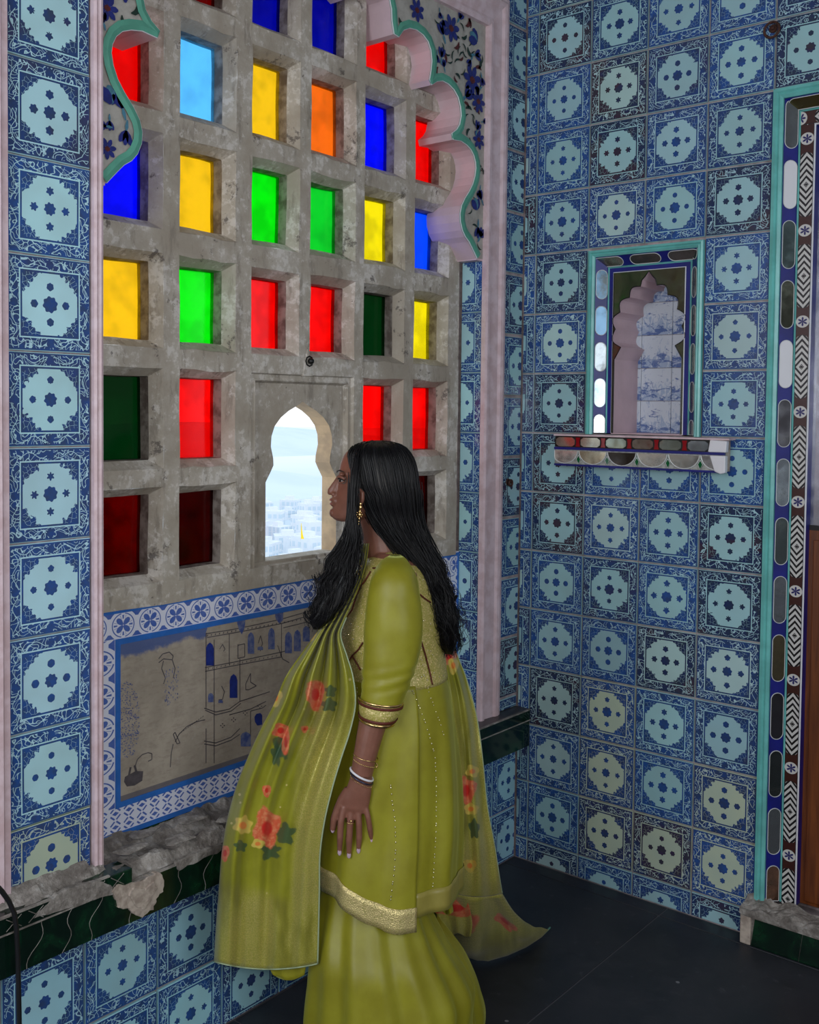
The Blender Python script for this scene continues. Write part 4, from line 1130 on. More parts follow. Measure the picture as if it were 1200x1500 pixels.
def loft(name,tab,mat,seg=64,pw=1,fold=None,step=6,cap=False,t0=0,t1=2*PI,py0=None,py1=None,hem=None,grow=0,solid=0,rows_n=None):
    tb=smooth_tab(tab,step); closed=abs(t1-t0-2*PI)<1e-6
    n_=seg if closed else seg+1
    ths=[t0+(t1-t0)*j/seg for j in range(n_)]
    a=tb[0][0] if py0 is None else py0; b_=tb[-1][0] if py1 is None else py1
    K=rows_n or max(2,int((b_-a)/step))
    rows_=[];uvs=[]
    for i in range(K+1):
        row=[];ur=[]
        for th in ths:
            e=hem(th) if hem else b_
            s_a=py0(th) if callable(py0) else a
            py=s_a+(e-s_a)*i/K
            p=rpt(tb,py,th,pw,grow,fold); row.append(p)
            L,Rr=interp(tb,py)[:2]; px=(L+Rr)/2+math.cos(th)*(Rr-L)/2
            ur.append((px/1000,py/1000))
        rows_.append(row); uvs.append(ur)
    s=MB(); s.grid(rows_,closed=closed,uvs=uvs)
    if cap:
        for q,rv_ in ((0,False),(K,True)):
            idx=[q*n_+j for j in range(n_)]; s.face(idx if rv_ else idx[::-1],0,[(0,0)]*n_)
    o=s.build(name,mat,pe,smooth=True,solid=solid); return o,tb

# ---- materials
def skin_mat():
    m_,b=newmat('warm_brown_skin'); n=nz(coord(),30,4,.6)
    put(b,'Base Color',mixc(sst(n,.3,.7),(.245,.105,.070),(.20,.080,.052))); put(b,'Roughness',.42); put(b,'Subsurface Weight',.12)
    b.inputs['Subsurface Radius'].default_value=(.012,.005,.003); bump(b,nz(coord(),220,2),.05,.0006); return m_
SK=skin_mat()
def uvxy():
    u_=X.nt.nodes.new('ShaderNodeUVMap'); a,b_,_=xyz(u_.outputs[0]); return a*1000,b_*1000,u_.outputs[0]
def silk(name,c,c2,rough=.42,sheen=.5,brocade=None):
    m_,b=newmat(name); n=nz(coord(),9,4,.6); f=nz(coord(),240,2,.5)
    put(b,'Base Color',mixc(sst(n,.3,.7),c,c2)); put(b,'Roughness',rough); put(b,'Sheen Weight',sheen); put(b,'Sheen Roughness',.35)
    b.inputs['Sheen Tint'].default_value=(.75,.85,.25,1); bump(b,f,.08,.0008); return m_
LIME=(.235,.215,.008); LIM2=(.30,.285,.016)
VEL=silk('lime_velvet_silk',LIME,LIM2,.45,.45)
def gold_mat(name,dens=.55,base=(.30,.30,.05)):
    m_,b=newmat(name); v=coord(); sp1=vor(v,330,'F1'); n=nz(v,420,2,.7); w_=nz(v,60,3)
    fl=sst(n+w_*.25,dens,dens+.12)
    if name.startswith('gold_thread'): fl=mx(fl*.5,(vor(v,150,'F1')<.30)*1.0)
    put(b,'Base Color',mixc(fl,base,(.76,.62,.28))); put(b,'Metallic',fl*(.25 if name.startswith('gold_thread') else .6)); put(b,'Roughness',.36); bump(b,n+sp1,.5,.0015); return m_
GOLD=gold_mat('gold_zari_weave',.52,(.33,.29,.09)); EMB=gold_mat('gold_thread_embroidery',.55,(.34,.31,.045))
METG=plain('polished_gold',(.75,.52,.22),.22,1); MAROON=plain('maroon_piping',(.13,.02,.008),.6,0,.4,300); PALE=plain('pale_sage_edge',(.34,.42,.26),.5)
SEQ=plain('silver_gold_sequins',(.85,.78,.55),.15,.9)
def shawl_mat():
    m_,b=newmat('lime_brocade_shawl'); px,py,u_=uvxy(); v=coord()
    fine=nz(v,380,2,.6); diag=sn((px+py)*1.35)*sn((px-py)*1.35)
    n=nz(v,12,4,.6)
    # woven gold: broad band on the inner edge and the whole lower end
    r_edge=nz(v,5,3)*14
    gz=mx(sst(px+ (py-1250)*.05+r_edge,428,446)*sst(py,985,1075),sst(py-(px-390)*.25+r_edge,1305,1330)*.9)
    gz=mx(gz,(px>600)*sst(py,1285,1320)*.35)
    thr=sst(fine+diag*.10,.46,.60)
    shimmer=nz(vec(px*.020,py*.0045,0),1.0,3,.6); gold=gz*(thr*.6+.20)*(sst(shimmer,.38,.56)*1.0+.12)  # vertical streaks paint the gold's shimmer into the colour
    c=mixc(sst(n,.3,.7),(.215,.215,.008),(.29,.285,.016))
    # lightly scattered gold dashes
    dash=(vor(u_,42,'F1')<.085)*(1-gz); 
    c=mixc(dash*.75,c,(.65,.55,.22))
    c=mixc(gz*(1-sst(shimmer,.36,.50))*.7,c,(.14,.125,.012))  # gold zone painted dark olive between the shimmer streaks
    c=mixc(gold,c,(.62,.53,.17))
    wob=(nz(u_,55,3,.6)-.5)*.9
    def fl(c,cx,cy,rx,ry,colA,colB,k=5):
        a=(px-cx)/rx; b2=(py-cy)/ry; r=hyp(a,b2); th=at2(b2,a)
        pet=r+wob*.8+sn(th*k)*.13
        c=mixc(sst(pet,1.04,.86),c,mixc(sst(nz(u_,140,3,.7),.42,.62)*.45,colA,(.70,.36,.16) if colA[1]<.3 else (.50,.42,.10))); return mixc(sst(r+wob*.25,.50,.30),c,colB)
    leafg=(.03,.075,.035)
    for (x_,y_,a_,b2) in ((418,1222,15,16),(398,1246,17,13),(412,1092,12,22),(482,1033,12,10),(484,1012,9,9),(405,1105,8,18),(352,1240,10,9),(695,1215,8,16),(600,1310,10,10)):
        a=(px-x_)/a_; bb_=(py-y_)/b2; c=mixc(sst(hyp(a,bb_)+wob*1.2+sn(at2(bb_,a)*5)*.18,1.0,.8)*.85,c,leafg)
    CO=(.62,.115,.045); RD=(.55,.020,.012); YE=(.62,.46,.08)
    for (x_,y_,a_,b2,k) in ((391,1213,19,29,4),(462,1017,14,23,3),(411,1070,12,11,4),(391,1158,7,9,3),(330,1250,7,13,3),(446,1068,6,6,3),(419,1087,6,20,2),(683,1158,14,22,4),(738,1338,16,9,4),(668,1330,34,13,4),(655,962,16,12,3),(728,1205,8,10,3)):
        c=fl(c,x_,y_,a_,b2,CO,RD,k)
    for (x_,y_,a_,b2,k) in ((356,1209,13,14,6),(404,1022,10,13,3),(455,930,9,9,3),(378,1236,10,7,4),(692,1130,10,9,4),(690,1185,11,9,5),(688,1268,10,10,3),(664,975,8,12,3)):
        c=fl(c,x_,y_,a_,b2,YE,(.70,.22,.04),k)
    put(b,'Base Color',c); put(b,'Metallic',gold*.62); put(b,'Roughness',.33); put(b,'Sheen Weight',.15)
    bump(b,fine+diag*.2*gz,.22,.0012); return m_
SHAWL=shawl_mat()
HAIR,b=newmat('glossy_black_hair'); put(b,'Base Color',(.0028,.0026,.0036)); put(b,'Roughness',.36); put(b,'Specular IOR Level',.28)
LIP=plain('muted_rose_lip',(.30,.085,.075),.35); EYEW=plain('eye_white',(.34,.29,.27),.2); EYED=plain('dark_iris',(.012,.007,.005),.08); BROW=plain('dark_brow_hair',(.012,.008,.007),.6); NAIL=plain('lilac_nail_polish',(.50,.36,.42),.18)

# ---- body: head, neck, trunk, arms, legs and hands fused into one surface
B=MB()
DH=2.520
head=[(653,530,572,DH,.028),(658,515,589,DH,.052),(664,506,599,DH,.064),(673,501,604,DH,.071),(684,498,607,DH,.0745),(694,496.5,608,DH,.0755),(702,497.5,608,DH,.0755),(710,496,606,DH,.0745),(718,494.5,602,DH,.0725),
 (726,492,597,DH,.0695),(734,490,590,DH,.0655),(741,488.5,582,DH,.0605),(748,486.5,570,DH,.0545),(754,485.5,556,DH,.0465),(759,487.5,542,DH,.037),(763,494,530,DH,.024)]
hs=smooth_tab(head,2.5); rows_=[]
for r_ in hs:
    py,L,Rr,D,hd=r_; row=[]
    for j in range(48):
        th=2*PI*j/48; cx,sy=math.cos(th),math.sin(th)
        wd=hd*sy*(1-.22*max(0,-cx)**2)*(1.0)          # the face narrows towards its front
        c=P((L+Rr)/2,py,D); row.append(c+rt*cx*(Rr-L)/2/FPX*D+fh*wd)
    rows_.append(row)
B.grid(rows_,closed=True,flip=True); nb0=len(B.v)-48*len(rows_)
B.face([nb0+j for j in range(48)]); B.face([nb0+48*(len(rows_)-1)+j for j in range(48)][::-1])
p_=lambda a,b_,d=0: P(a,b_,DH+d)
B.tube([p_(497,697),p_(492,706),p_(487.5,714),p_(484,720)],[.0045,.0058,.0075,.0085],10)
B.ell(p_(483.6,721.5),.0066,.0070,.0062); B.tube([p_(500,700),p_(496,710),p_(492.5,718),p_(491,725)],[.009,.010,.0115,.0115],12); B.ell(p_(491.5,733),.0105,.021,.013,M=Matrix.Rotation(YAW,3,'Z'))
for d in (-.0105,.0105): B.ell(p_(488.5,724,d),.0065,.0055,.0052)
B.ell(p_(486.6,731.2),.0062,.0165,.0040,M=Matrix.Rotation(YAW,3,'Z')); B.ell(p_(487.2,738.5),.0062,.0150,.0044,M=Matrix.Rotation(YAW,3,'Z'))
B.ell(p_(487.5,751),.0085,.0150,.0110,M=Matrix.Rotation(YAW,3,'Z'))
for d in (-.034,.034):
    B.ell(p_(501.5,694.5,d),.0095,.020,.0055,M=Matrix.Rotation(YAW,3,'Z'))     # brow
    B.tube([p_(526,716,d*2.18),p_(531,722,d*2.30),p_(531,732,d*2.30),p_(527,742,d*2.20)],[.004,.006,.0055,.0045],8)  # ear rim
    B.ell(p_(527,730,d*2.16),.008,.004,.014)
B.tube([p_(556,735,.0),p_(556,765,.0),p_(561,790,.0),p_(568,818,.004),p_(572,840,.006)],[.050,.049,.050,.060,.075],24)
# trunk
trunk=[(806,545,606,2.525,.080),(822,536,622,2.525,.130),(842,532,632,2.525,.150),(880,520,638,2.525,.140),(930,512,640,2.525,.125),(985,520,640,2.52,.112),(1040,512,650,2.52,.125),(1110,505,652,2.52,.125),(1180,505,640,2.515,.120)]
rows_=[[rpt(trunk,r_[0],2*PI*j/32) for j in range(32)] for r_ in smooth_tab(trunk,12)]
q0=len(B.v); B.grid(rows_,closed=True,flip=True); B.face([q0+j for j in range(32)]); B.face([q0+32*(len(rows_)-1)+j for j in range(32)][::-1])
# near (left) arm
B.tube([P(583,838,2.415),P(578,880,2.392),P(574,940,2.382),P(566,1000,2.378),P(551,1040,2.372),P(541,1080,2.366),P(534,1112,2.362),P(530,1134,2.362)],[.046,.046,.042,.039,.034,.0295,.0262,.0248],18)
# left hand, resting on the thigh
D_=2.366
B.tube([P(530.5,1128,2.362),P(529,1142,D_),P(526,1158,D_),P(522,1172,D_),P(520,1183,D_),P(519.5,1189,D_+.002)],[(.0195,.0245),(.0180,.0255),(.0155,.0290),(.0135,.0315),(.0115,.0305),(.0085,.0270)],20,axis=tuple(fw))
fingers={'index':[(504,1182),(499.5,1203),(498.3,1226),(497.6,1248)],'middle':[(514,1190),(513,1206),(511.6,1230),(511.4,1252)],'ring':[(524.5,1188),(526.0,1206),(526.4,1226),(525.4,1245)],'little':[(534.5,1178),(539.5,1198),(542,1214),(544.8,1231)]}
fr_={'index':.0077,'middle':.0079,'ring':.0075,'little':.0067}
tips={}
for kf,pts in fingers.items():
    r_=fr_[kf]; pp_=[P(a,b_,D_+dz) for (a,b_),dz in zip(pts,(.0,-.003,-.0005,.009))]
    # knuckles a little thicker than the bones between them
    full=[]; rad=[]
    for a,b_,ra,rb_ in ((0,1,1.05,1.12),(1,2,1.0,1.02),(2,3,.98,.80)):
        for t in (0,.5): full.append(pp_[a].lerp(pp_[b_],t)); rad.append(r_*(ra if t==0 else (ra+rb_)/2*.955))
    full.append(pp_[3]); rad.append(r_*.74); B.tube(full,rad,12); B.ell(pp_[3],r_*.74,r_*.74,r_*.8,seg=10,rings=8); tips[kf]=(pp_[3],(pp_[3]-pp_[2]).normalized(),r_)
th_=[P(513,1158,D_+.006),P(503,1172,D_+.010),P(495,1186,D_+.012),P(490,1200,D_+.013),P(487.6,1214,D_+.015)]
B.tube(th_,[.0150,.0140,.0105,.0098,.0075],12); B.ell(th_[-1],.0075,.0075,.0082,seg=10,rings=8)
# far arm, leaning on the ledge
B.tube([P(583,838,2.640),P(566,900,2.655),P(540,970,2.655),P(505,1020,2.62),P(468,1060,2.58)],[.046,.044,.040,.034,.025],14)
hp=P(468,1060,2.58); 
B.tube([hp,hp-rt*.03-Vector((0,0,.015)),hp-rt*.06-Vector((0,0,.03)),hp-rt*.085-Vector((0,0,.042))],[(.018,.024),(.014,.031),(.012,.032),(.009,.028)],12,axis=(0,0,1))
for q in range(4):
    o_=fh*((q-1.5)*.017); a=hp-rt*.075-Vector((0,0,.038))+o_
    B.tube([a,a-rt*.035-Vector((0,0,.012)),a-rt*(.060-abs(q-1.3)*.006)-Vector((0,0,.034))],[.0080,.0075,.0060],10)
B.tube([hp-rt*.02-fh*.015-Vector((0,0,.02)),hp-rt*.05-fh*.045-Vector((0,0,.03)),hp-rt*.075-fh*.050-Vector((0,0,.045))],[.012,.0095,.0075],10)
# legs and feet
def fl_(px,D,z): v=P(px,1000,D); return Vector((v.x,v.y,z))
for D,px,kx in ((2.475,568,545),(2.60,600,575)):
    B.tube([fl_(585,D,.82),fl_(575,D,.66),fl_(kx+5,D,.45),fl_(kx+14,D,.30),fl_(kx+22,D,.09),fl_(kx+22,D,.05)],[.075,.066,.048,.044,.034,.034],16)
    h0=fl_(kx+24,D,.035); B.tube([h0+rt*.02,h0-rt*.05,h0-rt*.12-Vector((0,0,.010)),h0-rt*.175-Vector((0,0,.018))],[(.033,.030),(.032,.036),(.022,.042),(.012,.034)],14,axis=(0,0,1))
me=B.mesh('raw'); raw=bpy.data.objects.new('raw',me); COL.objects.link(raw)
rm=raw.modifiers.new('r','REMESH'); rm.mode='VOXEL'; rm.voxel_size=.0024; rm.use_smooth_shade=True
sm=raw.modifiers.new('s','SMOOTH'); sm.factor=.5; sm.iterations=2
dg=bpy.context.evaluated_depsgraph_get(); me2=bpy.data.meshes.new_from_object(raw.evaluated_get(dg)); bpy.data.objects.remove(raw)
me2.transform(Matrix.Translation(-pe.location)); me2.materials.clear()
body=link('body',me2,SK,pe,smooth=True)

# ---- face details
def small(name,mat,fn,label=None,parent=pe,smooth=True):
    s=MB(); fn(s); o=s.build(name,mat,parent,smooth=smooth); 
    if label: o['label']=label
    return o
Rz=Matrix.Rotation(YAW,3,'Z')
for d in (-.0335,.0335):
    e=small('eyeball',EYEW,lambda s:s.ell(p_(503.6,703.0,d*.97),.0098,.0098,.0098,seg=20,rings=14))
    small('iris',EYED,lambda s:s.ell(p_(498.2,703.0,d*1.10),.0030,.0058,.0054,M=Rz,seg=14,rings=8))
    sg=1 if d>0 else -1
    small('upper_lash',BROW,lambda s:s.tube([p_(494.2,701.2,d*.80),p_(494.9,700.9,d*1.0),p_(497.6,701.3,d*1.28),p_(502,703.0,d*1.48),p_(505,704.8,d*1.54)],[.0008,.0017,.0019,.0014,.0006],6))
    small('lower_lid',SK,lambda s:s.tube([p_(496.2,706.6,d*.85),p_(497.5,707.2,d*1.06),p_(501,707,d*1.3),p_(505.5,704.6,d*1.46)],[.0014,.0022,.0022,.0014],6))
    small('upper_lid',SK,lambda s:s.tube([p_(496.6,698.4,d*.80),p_(497.2,698.2,d*1.02),p_(500,698.6,d*1.26),p_(505.5,702.2,d*1.5)],[.003,.0046,.0046,.003],8))
    small('eyebrow',BROW,lambda s:s.tube([p_(493.6,692.4,d*.50),p_(494.0,690.2,d*.82),p_(497.4,689,d*1.28),p_(504,691.3,d*1.72)],[.0008,.0017,.0017,.0006],6))
small('lips',LIP,lambda s:(s.ell(p_(485.2,731.8),.0048,.0140,.0030,M=Rz),s.ell(p_(485.7,737.6),.0048,.0125,.0034,M=Rz)))
for kf,(tp,dr_,r_) in tips.items():
    small('fingernail',NAIL,lambda s:s.ell(tp-fw*(r_*.60)-dr_*.003+dr_*.002,r_*.60,r_*.28,.0078,M=Rz.to_3x3()),smooth=True)
small('fingernail',NAIL,lambda s:s.ell(th_[-1]-fw*.0045+Vector((0,0,-.001)),.0045,.0022,.0075,M=Rz))
# ---- jewellery
def bangle(name,mat,px,py,D,a,b_,r_,tilt,label=None,parent=pe,n_=40,beads=0):
    c=P(px,py,D); ax_=(rt*math.cos(tilt)-Vector((0,0,1))*math.sin(tilt)); 
    pts=[c+ax_*a*math.cos(2*PI*i/n_)+fh*b_*math.sin(2*PI*i/n_) for i in range(n_+1)]
    def f(s):
        if beads:
            for p in pts[:-1]: s.ell(p,beads,beads,beads,seg=6,rings=4)
            s.tube(pts,r_,5,cap=False)
        else: s.tube(pts,r_,8,cap=False)
    return small(name,mat,f,label)
WB=plain('white_enamel_bangle',(.75,.74,.78),.2); DB=plain('dark_steel_bangle',(.06,.06,.10),.2,.7)
bangle('bangle',WB,530,1134,2.362,.0285,.0265,.0026,.46,'white bangle')
bangle('bangle',DB,530,1139.5,2.362,.0280,.0265,.0020,.46,'dark steel bangle')
bangle('bracelet',METG,536,1108,2.362,.0288,.0285,.0012,.24,'thin gold bracelet')
bangle('bracelet',METG,535.5,1116,2.362,.0285,.0280,.0005,.30,'fine beaded gold chain',beads=.0016)
bangle('bracelet',METG,529.5,1144,2.363,.0275,.0240,.0004,.46,'fine gold chain below the bangles',beads=.0012)
bangle('finger_ring',METG,513.2,1204,D_-.002,.0098,.0100,.0010,.10)
small('ring_stone',METG,lambda s:s.ell(P(514,1203,D_-.012),.0034,.002,.0030,seg=8,rings=6))
def earr(s):
    for a,b_,r_ in ((528,738,.0040),(527.6,743,.0055),(527.2,749,.0034),(526.6,754,.0056),(526,760,.0030),(525.6,764,.0026),(525.3,768,.0022)): s.ell(p_(a,b_,-.104),r_,r_*.6,r_,seg=10,rings=6)
    for q in range(8): s.ell(p_(526.6+4.2*math.cos(q*.785),754+4.4*math.sin(q*.785),-.106),.0017,.0017,.0017,seg=6,rings=4)
small('earring',METG,earr,'gold drop earring')
def neckl(s):
    for a,b_,d in ((522,850,-.02),(520,856,-.035),(518.5,845,-.03),(524,841,-.01),(526,835,0),(528,829,.0)): s.ell(P(a,b_,2.43+d*.2),.0042,.0042,.0042,seg=8,rings=6)
small('neckline_beads',METG,neckl)

# ---- kurta (bodice, sleeves, skirt)
bod=[(802,562,596,2.53,.060),(808,546,606,2.53,.088),(816,535,615,2.53,.122),(828,526,625,2.53,.152),(846,520,635,2.53,.162),(872,513,643,2.53,.158),(902,503,649,2.53,.148),(930,498,651,2.53,.143),(962,499,653,2.53,.138),(990,503,656,2.525,.136)]
wr=lambda py,th: .012*noise.noise(Vector((math.cos(th)*2.5,math.sin(th)*2.5,py*.02)))+.006*noise.noise(Vector((th*3,py*.05,2)))
loft('kurta_bodice',bod,EMB,64,fold=wr,cap=True)
sk=[(984,502,656,2.525,.137),(1010,500,662,2.525,.140),(1050,494,668,2.522,.144),(1100,482,673,2.52,.148),(1150,472,677,2.52,.152),(1200,466,679,2.52,.155),(1250,463,677,2.52,.164),(1325,462,676,2.52,.172)]
kf_=lambda py,th: (.034*math.sin(th*9+py*.006)+.013*math.sin(th*17+1.3+py*.01))*min(1,max(0,(py-985)/160))+.008*noise.noise(Vector((th*2.2,py*.012,6)))
def hemf(th):
    c=math.cos(th); px=569+107*c
    pts=[(462,1278),(500,1287),(540,1305),(565,1314),(610,1316),(680,1316)]
    for a,b_ in zip(pts,pts[1:]):
        if px<=b_[0]: return a[1]+(b_[1]-a[1])*max(0,(px-a[0]))/(b_[0]-a[0])
    return 1316
A0=-math.acos((607-569)/107)
loft('kurta_front_panel',sk,VEL,96,fold=kf_,t0=A0,t1=-2*PI-A0,hem=hemf,step=8,rows_n=40,solid=.002)
loft('kurta_back_panel',[(a,b_,c-1,d,e) for a,b_,c,d,e in sk],VEL,40,fold=kf_,t0=A0-.05,t1=-A0+.05,hem=lambda th:1297,step=8,rows_n=34,grow=-.004,solid=.002)
hb=lambda th:hemf(th)-33
def bandloft(name,mat,t0,t1,top,bot,grow,seg=60):
    tb=smooth_tab(sk,8); rows_=[]
    for i in range(5):
        row=[]
        for j in range(seg+1):
            th=t0+(t1-t0)*j/seg; a,b_=top(th),bot(th); row.append(rpt(tb,a+(b_-a)*i/4,th,1,grow,kf_))
        rows_.append(row)
    s=MB(); s.grid(rows_); return s.build(name,mat,pe,smooth=True,solid=.0012)
bandloft('gold_hem_band',GOLD,A0,-PI-.25,hb,hemf,.0025)
bandloft('back_hem_band',silk('dull_gold_hem',(.26,.22,.04),(.32,.27,.06),.4,.2),A0-.04,0.6,lambda t:1266,lambda t:1298,-.0015,24)
def line_on(name,tab,pts,r_,mat,off_=.002,bead=0,fold=None):
    tb=smooth_tab(tab,6)
    full=[]
    for (a,b_),(c,d) in zip(pts,pts[1:]):
        k_=max(2,int(math.hypot(c-a,d-b_)/4))
        for q in range(k_): full.append((a+(c-a)*q/k_,b_+(d-b_)*q/k_))
    full.append(pts[-1])
    def sp__(px,py):
        L,Rr,D,hd=interp(tb,py)[:4]; c=max(-.999,min(.999,(px-(L+Rr)/2)/((Rr-L)/2))); th=-math.acos(c)
        return rpt(tb,py,th,1,off_,fold)
    P3=[sp__(a,b_) for a,b_ in full]
    def f(s):
        if bead:
            for i,p in enumerate(P3):
                if (i*7)%5<3: s.ell(p+Vector((0,0,R.uniform(-.002,.002))),bead,bead*.6,bead*1.5,seg=6,rings=4)
        else: s.tube(P3,r_,6)
    return small(name,mat,f)
line_on('sequin_line',sk,[(602,990),(612,1015),(624,1048),(634,1085),(637,1130),(637,1185),(634,1230),(632,1262)],.001,SEQ,.003,.0015,kf_)
line_on('sequin_line',sk,[(572,1118),(574,1140),(578,1165),(579,1200),(577,1230),(572,1270)],.001,SEQ,.003,.0016,kf_)
line_on('sequin_line',sk,[(623,990),(630,1010),(640,1035),(647,1060)],.001,SEQ,.003,.0013,kf_)
line_on('sequin_line',sk,[(526,992),(528,1010),(531,1030)],.001,SEQ,.003,.0015,kf_)
for pts in ([(545,826),(536,842),(530,850),(524,868),(519,884),(511,897),(506,908)],[(548,822),(562,820),(580,823),(596,836),(606,850),(618,862),(627,870)],[(606,903),(612,916),(617,932),(621,946),(626,968),(630,986)],[(534,925),(528,936),(519,947),(514,958)],[(519,947),(527,958),(531,965)]):
    line_on('maroon_piping',bod,pts,.0020,MAROON,.003,0,wr)
rr=random.Random(5)
def seqs(s):
    tb=smooth_tab(bod,6)
    for _ in range(230):
        px=rr.choice([rr.uniform(503,535),rr.uniform(596,648),rr.uniform(535,620)]); py=rr.uniform(810,985)
        if 538<px<612 and py>835: continue
        L,Rr,D,hd=interp(tb,py)[:4]
        if not L+3<px<Rr-3: continue
        th=-math.acos(max(-.99,min(.99,(px-(L+Rr)/2)/((Rr-L)/2)))); p=rpt(tb,py,th,1,.001,wr); a=rr.uniform(.0009,.0021); s.ell(p,a,a,a,seg=6,rings=4)
small('bodice_sequins',SEQ,seqs)['kind']='stuff'
for c_ in pe.children:
    if c_.name.startswith('sequin_line') or c_.name.startswith('neckline_beads'): c_['kind']='stuff'
slv=[(813,573,586,2.440,.004),(818,564,594,2.425,.024),(826,555,600,2.408,.040),(838,548,607,2.395,.052),(856,542,612,2.388,.057),(885,537,617,2.385,.058),(920,534,619,2.383,.057),(955,533,615,2.380,.055),(985,532,606,2.378,.052),(1010,530,597,2.375,.049),(1034,528,588,2.372,.046)]
sf=lambda py,th: .035*noise.noise(Vector((th*1.5,py*.03,3)))+(.04*math.sin(py*.33+math.cos(th)*3)*max(0,1-abs(py-992)/30))
loft('sleeve',slv,VEL,48,fold=sf,cap=False,step=4,solid=.002)
cuf=[(1027,527,589,2.372,.048),(1036,527,587,2.371,.047),(1046,527,582,2.370,.046),(1055,528,576,2.369,.045)]
tilt=lambda th:1055+6*math.cos(th)
tb=smooth_tab(cuf,3)
def cuff(name,a,b_,grow,mat):
    rows_=[[rpt(tb,py,2*PI*j/40,1,grow)-Vector((0,0,.006*math.cos(2*PI*j/40))) for j in range(40)] for py in (a,(a+b_)/2,b_)]
    s=MB(); s.grid(rows_,closed=True); return s.build(name,mat,pe,smooth=True,solid=.0015)
cuff('sleeve_cuff',1026,1055,.001,EMB); cuff('cuff_piping',1028,1032,.0035,MAROON); cuff('cuff_piping',1048,1052,.0035,MAROON); cuff('cuff_gold_trim',1023.5,1027,.003,METG); cuff('cuff_gold_trim',1053,1056.5,.003,METG)
fsl=[(826,555,600,2.650,.040),(856,545,612,2.660,.055),(920,532,598,2.665,.054),(970,512,570,2.66,.050)]
loft('sleeve',fsl,VEL,28,fold=sf,step=8,solid=.002)

# ---- trousers (wide, flowing)
pa=[(1225,480,608,2.51,.095),(1270,470,612,2.51,.105),(1310,464,619,2.505,.118),(1340,459,630,2.50,.135),(1380,455,650,2.49,.160),(1420,452,675,2.49,.172),(1450,450,689,2.49,.180),(1490,449,686,2.49,.185),(1530,449,690,2.49,.19),(1558,448,694,2.49,.195)]
pf=lambda py,th: (.038*math.sin(th*7+py*.010)+.030*math.sin(th*15+2+py*.016))*min(1,max(0,(py-1230)/120))+.02*noise.noise(Vector((th*1.6,py*.010,9)))*min(1,max(0,(py-1230)/120))
loft('trousers',pa,VEL,110,fold=pf,step=8,solid=.002)
pb=[(1345,600,640,2.60,.08),(1390,590,675,2.60,.10),(1420,585,690,2.60,.11),(1450,580,701,2.60,.115),(1480,578,708,2.60,.12),(1508,578,706,2.60,.12),(1530,578,700,2.60,.12)]
loft('trouser_leg_fold',pb,VEL,48,fold=pf,step=8,solid=.002)

# ---- shawl, front fall
def sheet(name,rows,K,fold,mat,uvfn=None,edge=None,thick=.0012):
    """rows: (py, left, right, D_left, D_right)"""
    tb=smooth_tab(rows,6); G_=[];U=[]
    for r_ in tb:
        py,L,Rr,Da,Db=r_; row=[];ur=[]
        for j in range(K+1):
            u_=j/K; px=L+(Rr-L)*u_; dy,dD=fold(u_,py); 
            row.append(P(px,py+dy,Da+(Db-Da)*u_+dD)); ur.append((px/1000,(py+dy)/1000))
        G_.append(row); U.append(ur)
    s=MB(); s.grid(G_,uvs=U); o=s.build(name,mat,pe,smooth=True,solid=thick); return o,G_
shf=[(796,529,541,2.50,2.49),(825,524,537,2.475,2.45),(850,514,530,2.455,2.425),(880,496,518,2.435,2.405),(910,476,505,2.42,2.395),(930,462,499,2.415,2.39),(960,440,508,2.41,2.385),(990,419,517,2.405,2.38),(1030,402,521,2.40,2.375),(1070,381,513,2.40,2.372),(1110,363,500,2.40,2.372),(1150,347,488,2.40,2.375),(1200,333,476,2.40,2.38),(1250,325,469,2.40,2.385),(1300,321,468,2.398,2.388),(1350,317,467,2.395,2.39),(1408,313.5,465.5,2.392,2.39)]
def ff(u_,py):
    v=(py-796)/612; g=max(0,1-abs(v-.30)/.34)       # gathers are deepest below the shoulder
    ph=(u_-.0)*2*PI
    c=max(0,1-u_/.72)
    d=.019*math.sin(ph*4.0+v*2.2)*(.50+.75*g)*(1 if u_<.8 else max(0,(1-u_)/.2))+.010*math.sin(ph*7.5-v*4+1)*(.5+g)*c
    d+=.020*math.sin(ph*1.15+v*5.0+.6)*v+.014*noise.noise(Vector((u_*2.6,v*4.0,1.5)))+.006*noise.noise(Vector((u_*9,v*5,5.5)))*(.4+g)
    d+=.055*math.exp(-u_/.045)*min(1,v*3)                # the left edge rolls away from us
    dy=(10*math.sin(u_*PI)**.8+3*u_) if v>.97 else (10*math.sin(u_*PI)**.8+3*u_)*max(0,(v-.8)/.17) if v>.8 else 0
    return dy,d
o,GR=sheet('shawl_front',shf,90,ff,SHAWL)
small('shawl_edge',PALE,lambda s:s.tube([r_[-1]-fw*.002 for r_ in GR[18:]],.0019,6))
small('shawl_edge',PALE,lambda s:s.tube([p-fw*.001 for p in GR[-1]],.0017,6))
und=[(1380,385,452,2.43,2.42),(1405,388,450,2.43,2.42),(1428,400,446,2.43,2.42)]
sheet('shawl_underlayer',und,20,lambda u_,py:(8*math.sin(u_*PI),.004*math.sin(u_*12)),VEL)
